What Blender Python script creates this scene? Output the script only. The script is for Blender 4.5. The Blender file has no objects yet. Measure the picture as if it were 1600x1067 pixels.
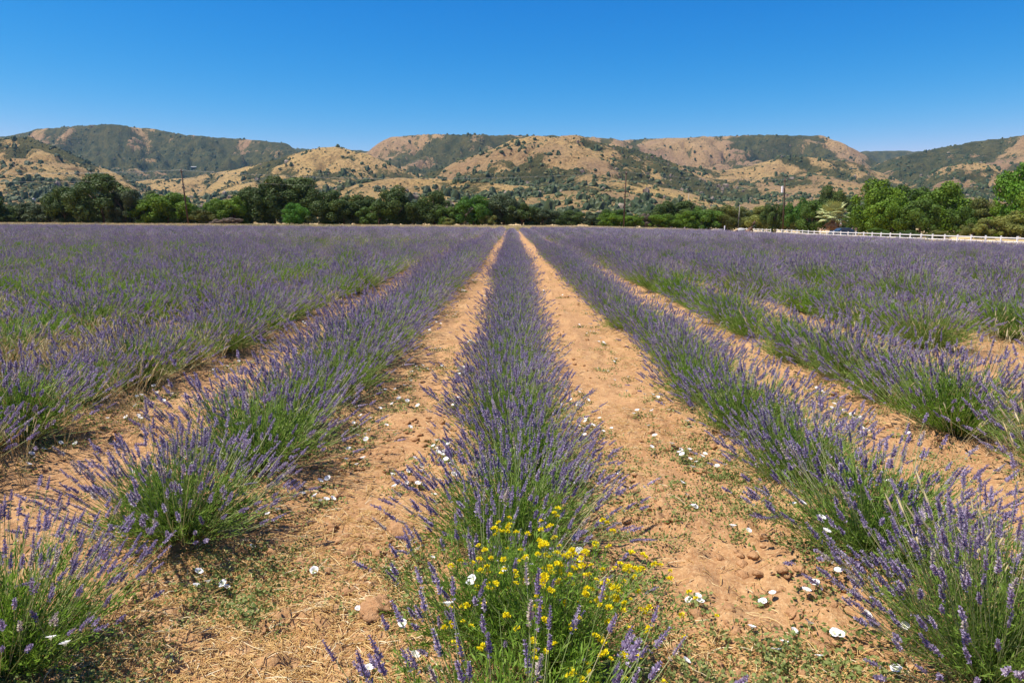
import bpy, math, random
import numpy as np
from mathutils import Vector, Euler, Matrix
R = math.radians
scene = bpy.context.scene
COL = scene.collection
rng = np.random.default_rng(7)
random.seed(7)

# ------------------------------------------------------------------ camera
F_PX, CX, CY, HOR, EYE = 1100.0, 800.0, 533.5, 346.0, 1.7
PITCH = math.atan((CY - HOR) / F_PX)
cam_d = bpy.data.cameras.new('camera')
cam_d.sensor_width = 36.0
cam_d.lens = 36.0 * F_PX / 1600.0
cam_d.clip_start, cam_d.clip_end = 0.05, 30000
cam = bpy.data.objects.new('camera', cam_d); COL.objects.link(cam)
cam.location = (0, 0, EYE)
cam.rotation_euler = (math.pi / 2 - PITCH, 0, 0)
scene.camera = cam

# ------------------------------------------------------------------ light
SUN_EL = R(64)
SUN_DIR = Vector((-0.93, -0.18, 0)).normalized() * math.cos(SUN_EL) + Vector((0, 0, math.sin(SUN_EL)))   # towards the sun
w = bpy.data.worlds.new('World'); scene.world = w; w.use_nodes = True
nt = w.node_tree; nt.nodes.clear()
sky = nt.nodes.new('ShaderNodeTexSky'); sky.sky_type = 'NISHITA'; sky.sun_disc = False
sky.sun_elevation = SUN_EL
sky.sun_rotation = math.atan2(SUN_DIR.x, SUN_DIR.y)
sky.altitude = 600; sky.air_density = 1.0; sky.dust_density = 0.15; sky.ozone_density = 3.0
gam = nt.nodes.new('ShaderNodeGamma'); gam.inputs[1].default_value = 1.0
hsv = nt.nodes.new('ShaderNodeHueSaturation'); hsv.inputs['Saturation'].default_value = 1.22; hsv.inputs['Hue'].default_value = 0.496
bg = nt.nodes.new('ShaderNodeBackground'); bg.inputs[1].default_value = 0.077
wo = nt.nodes.new('ShaderNodeOutputWorld')
nt.links.new(sky.outputs[0], gam.inputs[0]); nt.links.new(gam.outputs[0], hsv.inputs['Color'])
sep = nt.nodes.new('ShaderNodeSeparateColor'); comb = nt.nodes.new('ShaderNodeCombineColor'); nt.links.new(hsv.outputs[0], sep.inputs[0])
K = 0.085      # clear, deep summer blue: per-channel response of the sky colour
for ch, (a_, e_) in enumerate(((9.6, 2.8), (.99, 1.17), (.864, .65))):
    pw = nt.nodes.new('ShaderNodeMath'); pw.operation = 'POWER'; pw.inputs[1].default_value = e_; nt.links.new(sep.outputs[ch], pw.inputs[0])
    ml = nt.nodes.new('ShaderNodeMath'); ml.operation = 'MULTIPLY'; ml.inputs[1].default_value = a_ * K ** e_ / K; nt.links.new(pw.outputs[0], ml.inputs[0]); nt.links.new(ml.outputs[0], comb.inputs[ch])
nt.links.new(comb.outputs[0], bg.inputs[0]); nt.links.new(bg.outputs[0], wo.inputs[0])
sun_d = bpy.data.lights.new('sun', 'SUN'); sun_d.energy = 4.6; sun_d.angle = R(0.53); sun_d.color = (1.0, 0.93, 0.82)
sun = bpy.data.objects.new('sun', sun_d); COL.objects.link(sun)
sun.rotation_euler = SUN_DIR.to_track_quat('Z', 'Y').to_euler(); sun.location = (-50, 0, 100)
scene.view_settings.view_transform = 'Standard'; scene.view_settings.look = 'None'
scene.view_settings.gamma = 1.0; scene.view_settings.exposure = 0.71
scene.view_settings.use_curve_mapping = False
scene.cycles.max_bounces = 6; scene.cycles.diffuse_bounces = 3; scene.cycles.transmission_bounces = 3
scene.cycles.transparent_max_bounces = 4; scene.cycles.glossy_bounces = 2
scene.cycles.caustics_reflective = False; scene.cycles.caustics_refractive = False

# ------------------------------------------------------------------ numpy noise
def _hash(ix, iy, seed):
    h = (ix.astype(np.int64) * 374761393 + iy.astype(np.int64) * 668265263 + seed * 1442695041) & 0xffffffff
    h = ((h ^ (h >> 13)) * 1274126177) & 0xffffffff
    h = (h ^ (h >> 16)) & 0xffffffff
    return h / 4294967295.0
def vnoise(x, y, seed=0):
    x = np.asarray(x, float); y = np.asarray(y, float)
    ix = np.floor(x); iy = np.floor(y); fx = x - ix; fy = y - iy
    ux = fx * fx * fx * (fx * (fx * 6 - 15) + 10); uy = fy * fy * fy * (fy * (fy * 6 - 15) + 10)
    a = _hash(ix, iy, seed); b = _hash(ix + 1, iy, seed); c = _hash(ix, iy + 1, seed); d = _hash(ix + 1, iy + 1, seed)
    return (a * (1 - ux) + b * ux) * (1 - uy) + (c * (1 - ux) + d * ux) * uy
def fbm(x, y, seed=0, octv=4, gain=0.5):
    s = 0; a = 1; t = 0
    c, sn = math.cos(0.6), math.sin(0.6)
    for o in range(octv):
        s = s + a * vnoise(x, y, seed + o * 17); t += a
        x, y = (x * c - y * sn) * 2.03 + 3.1, (x * sn + y * c) * 2.03 + 1.7
        a *= gain
    return s / t
def sstep(a, b, x):
    t = np.clip((x - a) / (b - a), 0, 1); return t * t * (3 - 2 * t)

# ------------------------------------------------------------------ helpers
def mesh_np(name, verts, faces, mat=None, attrs=None, smooth=False):
    """faces: list of int arrays (n,3) or (n,4)"""
    if not isinstance(faces, (list, tuple)): faces = [faces]
    me = bpy.data.meshes.new(name)
    verts = np.asarray(verts, np.float32)
    me.vertices.add(len(verts)); me.vertices.foreach_set('co', verts.ravel())
    loops = np.concatenate([f.ravel() for f in faces]).astype(np.int32)
    tot = np.concatenate([np.full(len(f), f.shape[1], np.int32) for f in faces])
    start = np.concatenate([[0], np.cumsum(tot)[:-1]]).astype(np.int32)
    me.loops.add(len(loops)); me.loops.foreach_set('vertex_index', loops)
    me.polygons.add(len(tot)); me.polygons.foreach_set('loop_start', start); me.polygons.foreach_set('loop_total', tot)
    if smooth: me.polygons.foreach_set('use_smooth', np.ones(len(tot), bool))
    me.update(calc_edges=True)
    if attrs:
        for k, v in attrs.items():
            at = me.attributes.new(k, 'FLOAT', 'POINT'); at.data.foreach_set('value', np.asarray(v, np.float32))
    if mat: me.materials.append(mat)
    return me
def link(name, data, parent=None, loc=None, rot=None, scl=None):
    o = bpy.data.objects.new(name, data); COL.objects.link(o)
    if parent: o.parent = parent
    if loc is not None: o.location = loc
    if rot is not None: o.rotation_euler = rot
    if scl is not None: o.scale = scl
    return o
def tag(o, label=None, cat=None, group=None, kind=None):
    if label: o['label'] = label
    if cat: o['category'] = cat
    if group: o['group'] = group
    if kind: o['kind'] = kind
    return o
def thing(name, label, cat, loc=(0, 0, 0), rotz=0, group=None):
    return tag(link(name, None, loc=loc, rot=(0, 0, rotz)), label, cat, group)
class MB:
    def __init__(s): s.v = []; s.f = []
    def box(s, c, d, rz=0):
        n = len(s.v); ca, sa = math.cos(rz), math.sin(rz)
        for z in (-.5, .5):
            for x, y in ((-.5, -.5), (.5, -.5), (.5, .5), (-.5, .5)):
                X, Y = x * d[0], y * d[1]
                s.v.append((c[0] + X * ca - Y * sa, c[1] + X * sa + Y * ca, c[2] + z * d[2]))
        s.f += [(n, n + 3, n + 2, n + 1), (n + 4, n + 5, n + 6, n + 7)] + [(n + i, n + (i + 1) % 4, n + 4 + (i + 1) % 4, n + 4 + i) for i in range(4)]
        return s
    def poly(s, pts, faces):
        n = len(s.v); s.v += [tuple(p) for p in pts]; s.f += [tuple(i + n for i in f) for f in faces]; return s
    def tube(s, pts, rad, sides=8, cap=True):
        n = len(s.v); pts = [Vector(p) for p in pts]
        if not hasattr(rad, '__len__'): rad = [rad] * len(pts)
        for i, p in enumerate(pts):
            t = (pts[min(i + 1, len(pts) - 1)] - pts[max(i - 1, 0)]).normalized()
            a = t.cross(Vector((0, 0, 1)) if abs(t.z) < .9 else Vector((1, 0, 0))).normalized(); b = t.cross(a)
            for k in range(sides):
                q = 2 * math.pi * k / sides
                s.v.append(tuple(p + (a * math.cos(q) + b * math.sin(q)) * rad[i]))
        for i in range(len(pts) - 1):
            for k in range(sides):
                k2 = (k + 1) % sides
                s.f.append((n + i * sides + k, n + i * sides + k2, n + (i + 1) * sides + k2, n + (i + 1) * sides + k))
        if cap:
            s.f.append(tuple(n + k for k in range(sides))[::-1]); m = n + (len(pts) - 1) * sides
            s.f.append(tuple(m + k for k in range(sides)))
        return s
    def mesh(s, name, mat, smooth=False):
        me = bpy.data.meshes.new(name); me.from_pydata(s.v, [], s.f); me.materials.append(mat)
        if smooth: me.polygons.foreach_set('use_smooth', [True] * len(me.polygons))
        me.update(); return me
    def build(s, name, mat, parent=None, loc=None, smooth=False):
        return link(name, s.mesh(name, mat, smooth), parent, loc)

# ------------------------------------------------------------------ materials
class NT:
    def __init__(s, name):
        s.m = bpy.data.materials.new(name); s.m.use_nodes = True; s.n = s.m.node_tree.nodes; s.l = s.m.node_tree.links
        s.n.clear(); s.out = s.n.new('ShaderNodeOutputMaterial')
    def node(s, t, **kw):
        n = s.n.new(t)
        for k, v in kw.items(): setattr(n, k, v)
        return n
    def inp(s, n, i, v):
        if isinstance(v, bpy.types.NodeSocket): s.l.new(v, n.inputs[i])
        elif v is not None: n.inputs[i].default_value = v if not (isinstance(v, tuple) and len(v) == 3 and n.inputs[i].type == 'RGBA') else (*v, 1)
    def attr(s, name): return s.node('ShaderNodeAttribute', attribute_name=name).outputs['Fac']
    def coord(s, which='Object'): return s.node('ShaderNodeTexCoord').outputs[which]
    def pos(s): return s.node('ShaderNodeNewGeometry').outputs['Position']
    def noise(s, scale, detail=4, rough=.55, vec=None, dist=0):
        n = s.node('ShaderNodeTexNoise'); s.inp(n, 'Scale', scale); s.inp(n, 'Detail', detail); s.inp(n, 'Roughness', rough); s.inp(n, 'Distortion', dist)
        if vec is not None: s.inp(n, 'Vector', vec)
        return n.outputs['Fac']
    def ramp(s, fac, stops):
        n = s.node('ShaderNodeValToRGB'); s.inp(n, 0, fac); e = n.color_ramp.elements
        while len(e) < len(stops): e.new(0.5)
        for i, (p, c) in enumerate(stops):
            e[i].position = p; e[i].color = (*c, 1) if not isinstance(c, (int, float)) else (c, c, c, 1)
        return n.outputs[0]
    def mix(s, fac, a, b, mode='MIX'):
        n = s.node('ShaderNodeMix', data_type='RGBA', blend_type=mode); s.inp(n, 0, fac); s.inp(n, 6, a); s.inp(n, 7, b); return n.outputs[2]
    def math(s, op, a, b=None, clamp=False):
        n = s.node('ShaderNodeMath', operation=op, use_clamp=clamp); s.inp(n, 0, a); s.inp(n, 1, b); return n.outputs[0]
    def bump(s, h, strength=.5, dist=.01):
        n = s.node('ShaderNodeBump'); s.inp(n, 'Height', h); s.inp(n, 'Strength', strength); s.inp(n, 'Distance', dist); return n.outputs[0]
    def pbr(s, col, rough=.8, normal=None, metal=0, spec=None):
        n = s.node('ShaderNodeBsdfPrincipled'); s.inp(n, 'Base Color', col); s.inp(n, 'Roughness', rough); s.inp(n, 'Metallic', metal)
        if spec is not None: s.inp(n, 'Specular IOR Level', spec)
        if normal is not None: s.inp(n, 'Normal', normal)
        s.l.new(n.outputs[0], s.out.inputs[0]); return s.m
    def leafy(s, col, trans=.35, tcol=None, rough=.6):
        d = s.node('ShaderNodeBsdfPrincipled'); s.inp(d, 'Base Color', col); s.inp(d, 'Roughness', rough); s.inp(d, 'Specular IOR Level', .25)
        t = s.node('ShaderNodeBsdfTranslucent'); s.inp(t, 'Color', tcol if tcol is not None else col)
        mx = s.node('ShaderNodeMixShader'); s.inp(mx, 0, trans); s.l.new(d.outputs[0], mx.inputs[1]); s.l.new(t.outputs[0], mx.inputs[2])
        s.l.new(mx.outputs[0], s.out.inputs[0]); return s.m
M = {}
def objrand(t): return t.node('ShaderNodeObjectInfo').outputs['Random']
def mk(name, c, rough=.7, var=.25, scale=6, metal=0):
    t = NT(name); n = t.noise(scale, 4, .6, t.coord())
    c2 = tuple(min(1, x * (1 + var)) for x in c); c1 = tuple(x * (1 - var) for x in c)
    M[name] = t.pbr(t.ramp(n, [(.3, c1), (.7, c2)]), rough, metal=metal); return M[name]
# lavender
t = NT('lavender_flower'); r = t.attr('rnd'); orr = objrand(t)
c = t.ramp(r, [(0, (.16, .115, .22)), (.35, (.31, .24, .40)), (.7, (.48, .405, .56)), (.92, (.66, .60, .70)), (1, (.56, .49, .38))])
c = t.mix(t.math('MULTIPLY', orr, .35), c, (.42, .36, .42)); M['flower'] = t.leafy(c, .27)
t = NT('lavender_stem'); r = t.attr('rnd')
M['stem'] = t.leafy(t.ramp(r, [(0, (.24, .33, .09)), (.5, (.38, .46, .17)), (.85, (.52, .56, .28)), (1, (.64, .56, .33))]), .35)
t = NT('lavender_leaf'); r = t.attr('rnd'); orr = objrand(t)
c = t.ramp(r, [(0, (.08, .17, .015)), (.5, (.19, .33, .03)), (.9, (.35, .48, .09)), (1, (.52, .50, .20))])
M['leaf'] = t.leafy(t.mix(t.math('MULTIPLY', orr, .4), c, (.24, .32, .09)), .4)
t = NT('weed_leaf'); M['weed'] = t.leafy(t.mix(objrand(t), (.13, .19, .045), (.28, .31, .10)), .3)
t = NT('straw'); M['straw'] = t.leafy(t.ramp(objrand(t), [(0, (.48, .28, .10)), (.5, (.70, .46, .17)), (.85, (.80, .60, .29)), (1, (.86, .76, .52))]), .15)
t = NT('dry_stalk'); M['dry'] = t.leafy(t.mix(objrand(t), (.56, .44, .20), (.72, .62, .36)), .3)
t = NT('petal'); M['petal'] = t.leafy(t.ramp(t.attr('rnd'), [(0, (.55, .62, .25)), (.22, (.80, .82, .62)), (.4, (.86, .85, .84)), (1, (.86, .85, .86))]), .25)
t = NT('yellow_petal'); M['yellow'] = t.leafy(t.mix(t.attr('rnd'), (.84, .68, .01), (.90, .80, .02)), .2)
# soil
t = NT('soil'); P = t.pos()
n1 = t.noise(1.3, 6, .6, P); n2 = t.noise(9, 6, .65, P); n3 = t.noise(60, 4, .7, P); n4 = t.noise(320, 2, .6, P)
c = t.ramp(n1, [(.3, (.36, .19, .085)), (.52, (.48, .27, .12)), (.72, (.57, .36, .17))])
c = t.mix(t.ramp(n2, [(.35, .75), (.6, 0)]), c, (.33, .165, .075))
c = t.mix(t.ramp(n3, [(.48, 0), (.66, .62)]), c, (.66, .47, .25))
n5 = t.noise(28, 5, .7, P); c = t.mix(t.ramp(n5, [(.33, .8), (.46, 0)]), c, (.27, .14, .065))
c = t.mix(t.ramp(n4, [(.35, .5), (.5, 0)]), c, (.30, .16, .08))
far = t.attr('dry'); gn = t.noise(.12, 5, .6, P)
cg = t.ramp(gn, [(.35, (.50, .36, .17)), (.6, (.66, .48, .25)), (.8, (.38, .33, .13))])
c = t.mix(far, c, cg)
h = t.math('ADD', t.math('MULTIPLY', n2, 1.0), t.math('MULTIPLY', n3, .35)); h = t.math('ADD', h, t.math('MULTIPLY', n4, .12))
M['soil'] = t.pbr(c, .95, t.bump(h, .9, .03), spec=.15)
t = NT('clod'); P = t.pos(); a = t.noise(14, 6, .65, P); b = t.noise(90, 4, .7, P)
M['clod'] = t.pbr(t.mix(t.ramp(b, [(.5, 0), (.7, .5)]), t.ramp(a, [(.3, (.34, .175, .08)), (.6, (.52, .29, .14))]), (.64, .42, .22)), .95, t.bump(t.math('ADD', a, b), .8, .02), spec=.15)
# tree foliage, tinted by obj.color
t = NT('tree_foliage'); oc = t.node('ShaderNodeObjectInfo').outputs['Color']; r = t.attr('rnd')
c = t.mix(1.0, oc, t.ramp(r, [(0, (.55, .6, .5)), (.6, (1, 1, 1)), (1, (1.3, 1.2, .75))]), 'MULTIPLY')
M['tree'] = t.leafy(c, .22)
mk('bark', (.13, .09, .06), .95, .4, 3)
mk('pole_wood', (.075, .045, .028), .9, .35, 2)
mk('grey_wood', (.30, .27, .24), .9, .3, 2)
mk('white_paint', (.80, .80, .79), .5, .04, 2)
mk('steel', (.40, .39, .37), .8, .12, 3)
mk('wire', (.25, .25, .25), .5, .1, 2)
mk('house_wall', (.50, .36, .28), .9, .12, 2)
mk('roof', (.27, .23, .22), .9, .2, 3)
mk('trim', (.62, .58, .52), .7, .1, 3)
mk('glass', (.03, .035, .04), .4, .1, 2)
mk('car_blue', (.012, .045, .10), .55, .1, 1)
mk('tyre', (.02, .02, .02), .9, .1, 5)
mk('brown', (.16, .09, .055), .9, .4, 3)
mk('frond', (.42, .46, .19), .7, .25, 4)
mk('dead_frond', (.36, .21, .09), .9, .3, 4)
mk('shrub_grey', (.23, .19, .165), .95, .3, .1)

# ------------------------------------------------------------------ ground
FIELD_END = 121.0
FENCE_X = 51.4
ROWS = {0: 0.0, -1: -1.74, -2: -3.82, 1: 1.86, 2: 3.60}
for _k in range(3, 90): ROWS[_k] = 3.60 + (_k - 2) * 1.88; ROWS[-_k] = -3.82 - (_k - 2) * 1.90
_rows = np.array(sorted(ROWS.values()))
def row_x(k): return ROWS[k]
def base_z(x, y):
    x = np.asarray(x, float); y = np.asarray(y, float)
    zr = -0.00056 * np.clip(x, 0, 47) ** 2
    zr = zr + .50 * sstep(FIELD_END + 1.0, FIELD_END + 9, y) * (1 - .9 * sstep(34, 47, x))
    zr = np.where(x > 0, zr + 0.39 * sstep(47, 51, x), 0.0058 * np.clip(-x, 0, 110) + .50 * sstep(FIELD_END + 1.0, FIELD_END + 9, y))
    return zr * (1 - .6 * sstep(200, 500, y))
def near_row(x):
    j = np.clip(np.searchsorted(_rows, x), 1, len(_rows) - 1); a, b = _rows[j - 1], _rows[j]
    return np.where(np.abs(x - a) < np.abs(x - b), x - a, x - b)
def gz(x, y):
    x = np.asarray(x, float); y = np.asarray(y, float)
    z = base_z(x, y)
    d = np.hypot(x, y); inf = (y < FIELD_END) & (x < 48.5)
    q = near_row(x)
    rel = .045 * np.exp(-(q / .33) ** 2) + .012 * np.exp(-((np.abs(q) - .95) / .12) ** 2)
    rel = rel + .085 * (fbm(x * 1.4, y * 1.2, 3, 3) - .5) + .085 * (fbm(x * 6, y * 6, 11, 3) - .5) * (.4 + fbm(x * .8, y * .8, 5, 2))
    rel = rel + .06 * np.clip(fbm(x * 11, y * 10, 31, 2) - .60, 0, 1) * 4 * np.clip(fbm(x * 1.7, y * 1.7, 41, 2) * 2 - .8, 0, 1)
    rel = np.where(inf, rel, .05 * (fbm(x * .5, y * .5, 9, 3)))
    return z + rel * (1 - sstep(60, 120, d) * .7)
def axis(a, b, h, g, end, end_lo, g_lo=None):
    mid = list(np.arange(a, b, h)); hi = []; x = b; s = h
    while x < end: hi.append(x); s *= g; x += s
    lo = []; x = a; s = h
    while x > end_lo: s *= (g_lo or g); x -= s; lo.append(x)
    return np.array(lo[::-1] + mid + hi)
gx = axis(-3.3, 3.3, .027, 1.042, 5500, -5500)
gy = axis(1.3, 6.0, .027, 1.03, 6500, -120, 1.16)
GX, GY = np.meshgrid(gx, gy)
GZ = gz(GX, GY)
nx, ny = len(gx), len(gy)
idx = np.arange(nx * ny).reshape(ny, nx)
q = np.stack([idx[:-1, :-1], idx[:-1, 1:], idx[1:, 1:], idx[1:, :-1]], -1).reshape(-1, 4)
dry = np.maximum(sstep(FIELD_END - .5, FIELD_END + 1.5, GY), sstep(48.6, 50, GX))
me = mesh_np('ground', np.stack([GX, GY, GZ], -1).reshape(-1, 3), q, M['soil'], {'dry': dry.ravel()}, True)
tag(link('ground', me), kind='structure')
def gzs(x, y): return float(gz(np.array([x]), np.array([y]))[0])
def ray(px, py):
    u, v = px - CX, py - CY
    return Vector((u, F_PX * math.cos(PITCH) - v * math.sin(PITCH), -F_PX * math.sin(PITCH) - v * math.cos(PITCH)))
def at_ground(px, py, h=0.0):
    d = ray(px, py); t_ = -(EYE - h) / d.z
    x, y = d.x * t_, d.y * t_
    return x, y
def at_depth(px, py, Y):
    d = ray(px, py); s = Y / d.y; return d.x * s, Y, EYE + d.z * s

# ------------------------------------------------------------------ hills
def crest(pts, D):
    A, Z = [], []
    for x, y in pts:
        X, Y, z = at_depth(x, y, D); A.append(X / Y); Z.append(z)
    return np.array(A), np.array(Z)
# (name, D, foot, crest pts, veg, gold)
ridges = [
 (3700, 2500, [(-900,240),(-300,225),(0,213),(200,222),(700,240),(1200,243),(1335,238),(1350,236),(1400,236),(1445,237),(1600,232),(2000,235),(2600,245)], .8, .1),
 (2700, 1400, [(-900,235),(-500,222),(-200,228),(0,216),(30,208),(60,202),(100,198),(140,195),(175,194),(215,199),(250,203),(290,210),(330,214),(380,217),(410,220),(440,222),(452,227),(465,238),(475,246),(500,262),(560,300),(700,345),(2600,346)], .66, .15),
 (1350, 520, [(-900,235),(-600,215),(-300,232),(-60,228),(0,216),(25,214),(50,216),(80,228),(110,240),(150,258),(185,275),(220,290),(300,315),(400,345),(2600,346)], .27, .7),
 (1500, 560, [(-900,346),(100,346),(170,300),(205,283),(250,279),(300,278),(345,269),(372,265),(400,257),(440,246),(480,236),(500,231),(525,230),(545,234),(575,241),(600,252),(630,265),(660,278),(720,300),(800,345),(2600,346)], .15, .92),
 (2450, 1500, [(-900,346),(420,346),(500,280),(560,243),(575,236),(590,224),(610,215),(640,211),(680,209),(730,210),(790,211),(830,212),(880,212),(960,216),(1060,250),(1200,345),(2600,346)], .50, .15),
 (1950, 900, [(-900,346),(540,346),(600,268),(625,260),(640,258),(660,266),(680,280),(740,330),(800,346),(2600,346)], .38, .2),
 (1250, 480, [(-900,346),(560,346),(600,300),(640,283),(660,275),(690,262),(720,250),(760,235),(800,220),(830,213),(865,213),(885,212),(905,211),(920,217),(935,224),(960,228),(1000,234),(1040,252),(1090,272),(1140,296),(1200,320),(1260,346),(2600,346)], .25, .65),
 (760, 380, [(-900,346),(430,346),(500,312),(530,296),(560,287),(590,282),(620,277),(660,277),(700,280),(760,284),(840,292),(900,296),(960,292),(1010,294),(1060,304),(1120,318),(1180,330),(1240,342),(1300,346),(2600,346)], .08, .95),
 (2500, 1450, [(-900,346),(760,346),(880,260),(940,230),(975,219),(1000,217),(1060,215),(1120,213),(1170,211),(1230,211),(1285,212),(1300,217),(1320,226),(1340,236),(1365,250),(1400,270),(1460,310),(1560,346),(2600,346)], .47, .2),
 (1650, 620, [(-900,346),(900,346),(960,300),(1010,268),(1050,258),(1090,262),(1130,268),(1180,258),(1220,246),(1262,244),(1300,250),(1335,254),(1370,268),(1400,280),(1430,292),(1480,312),(1560,346),(2600,346)], .34, .5),
 (2250, 1100, [(-900,346),(1220,346),(1300,300),(1360,262),(1400,246),(1440,237),(1480,229),(1515,222),(1560,216),(1600,210),(1700,198),(1900,205),(2200,215),(2600,230)], .64, .2),
 (1500, 700, [(-900,346),(1340,346),(1400,306),(1440,280),(1470,264),(1500,256),(1525,254),(1550,258),(1575,268),(1610,268),(1680,250),(1800,240),(2100,260),(2600,270)], .42, .3),
]
ha = np.linspace(-1.35, 1.35, 900); hy = np.geomspace(330, 4600, 400)
HA, HY = np.meshgrid(ha, hy); HX = HA * HY
HZ = np.full(HX.shape, -6.0); VEG = np.full(HX.shape, .3); GOLD = np.full(HX.shape, .6); REL = np.zeros(HX.shape)
gul = np.abs(fbm(HX * .0055, HY * .0040, 51, 4) * 2 - 1)            # 0 in gullies
gul2 = np.abs(fbm(HX * .016, HY * .011, 61, 4) * 2 - 1)
big = fbm(HX * .0022, HY * .0022, 71, 4)
for k, (D, Ft, pts, veg, gold) in enumerate(ridges):
    A, Z = crest(pts, D)
    c0 = np.interp(HA, A, Z)
    Dk = D * (1 + .10 * (fbm(HA * 5 + k * 7, HA * 0 + k, 80 + k, 3) - .5) * 2)
    Fk = Ft * (1 + .16 * (fbm(HA * 8 + k * 3, HA * 0 + k, 90 + k, 3) - .5) * 2)
    tt = (HY - Fk) / (Dk - Fk)
    s = np.where(tt < 1, np.clip(tt, 0, 1) ** 1.05 * (1 - .12 * np.sin(np.clip(tt, 0, 1) * math.pi)), 1 - .9 * np.clip(tt - 1, 0, 3) ** 1.3)
    # keep the crest's elevation angle: height scales with distance to the moved crest
    hk = c0 * (Dk / D) * s
    w_ = np.clip(tt, 0, 1); er = w_ * (1 - w_ ** 6)
    hk = hk - (np.clip(.36 - gul, 0, .36) / .36) ** 1.4 * hk.clip(0) * .56 * er - (np.clip(.25 - gul2, 0, .25) / .25) * hk.clip(0) * .24 * er + (big - .5) * hk.clip(0) * .45 * er
    hk = np.where(tt < -.02, -8, hk)
    win = hk > HZ
    HZ = np.where(win, hk, HZ); VEG = np.where(win, veg, VEG); GOLD = np.where(win, gold, GOLD); REL = np.where(win, w_, REL)
HZ += np.where(HZ > 4, (fbm(HX * .03, HY * .03, 77, 3) - .5) * np.minimum(HZ * .08, 7), 0)
vm = VEG + 1.9 * (fbm(HX * .006, HY * .006, 33, 5) - .5) + .9 * (fbm(HX * .03, HY * .03, 34, 3) - .5) + .35 * (np.clip(.3 - gul, 0, .3) / .3) + .2 * (np.clip(.2 - gul2, 0, .2) / .2)
# vegetation band low on the centre/right mid slopes, as around the dark scrub
fl = np.exp(-((HA - .215) / .085) ** 2) * (HY < 1700) * (HY > 640) * sstep(.32, .5, REL)
vm = np.clip(vm + .28 * fl, 0, 1)
gm = np.clip(GOLD + 1.3 * (fbm(HX * .008, HY * .008, 44, 4) - .5), 0, 1)
hn, hm = HX.shape; idx = np.arange(hn * hm).reshape(hn, hm)
q = np.stack([idx[:-1, :-1], idx[:-1, 1:], idx[1:, 1:], idx[1:, :-1]], -1).reshape(-1, 4)
t = NT('hillside'); P = t.pos(); v = t.attr('veg'); g = t.attr('gold')
nA = t.noise(.030, 7, .70, P); nB = t.noise(.16, 6, .75, P)
soilc = t.mix(g, (.44, .275, .155), (.74, .50, .19))
soilc = t.mix(t.ramp(nB, [(.36, .75), (.52, 0)]), soilc, (.22, .15, .07))
green = t.mix(t.ramp(nA, [(.4, 0), (.6, 1)]), (.042, .060, .024), (.12, .115, .04))
vv = t.math('ADD', v, t.math('MULTIPLY', t.math('SUBTRACT', nA, .5), 1.3)); vv = t.math('ADD', vv, t.math('MULTIPLY', t.math('SUBTRACT', nB, .5), 1.1))
M['hill'] = t.pbr(t.mix(t.ramp(vv, [(.46, 0), (.60, .95)]), soilc, green), .95, t.bump(t.math('ADD', nA, nB), 1.0, 15.0), spec=.1)
me = mesh_np('hills', np.stack([HX, HY, HZ], -1).reshape(-1, 3), q, M['hill'], {'veg': vm.ravel(), 'gold': gm.ravel()}, True)
tag(link('hills', me), kind='structure')
def hill_sample(a, lY):
    fi = (lY - math.log(330)) / (math.log(4600) - math.log(330)) * (hn - 1); fj = (a + 1.35) / 2.7 * (hm - 1)
    i = np.clip(fi.astype(int), 0, hn - 2); j = np.clip(fj.astype(int), 0, hm - 2); u = fi - i; v_ = fj - j
    f = lambda T: (T[i, j] * (1 - u) + T[i + 1, j] * u) * (1 - v_) + (T[i, j + 1] * (1 - u) + T[i + 1, j + 1] * u) * v_
    return f(HZ), f(vm), f(gm), f(REL)

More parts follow.
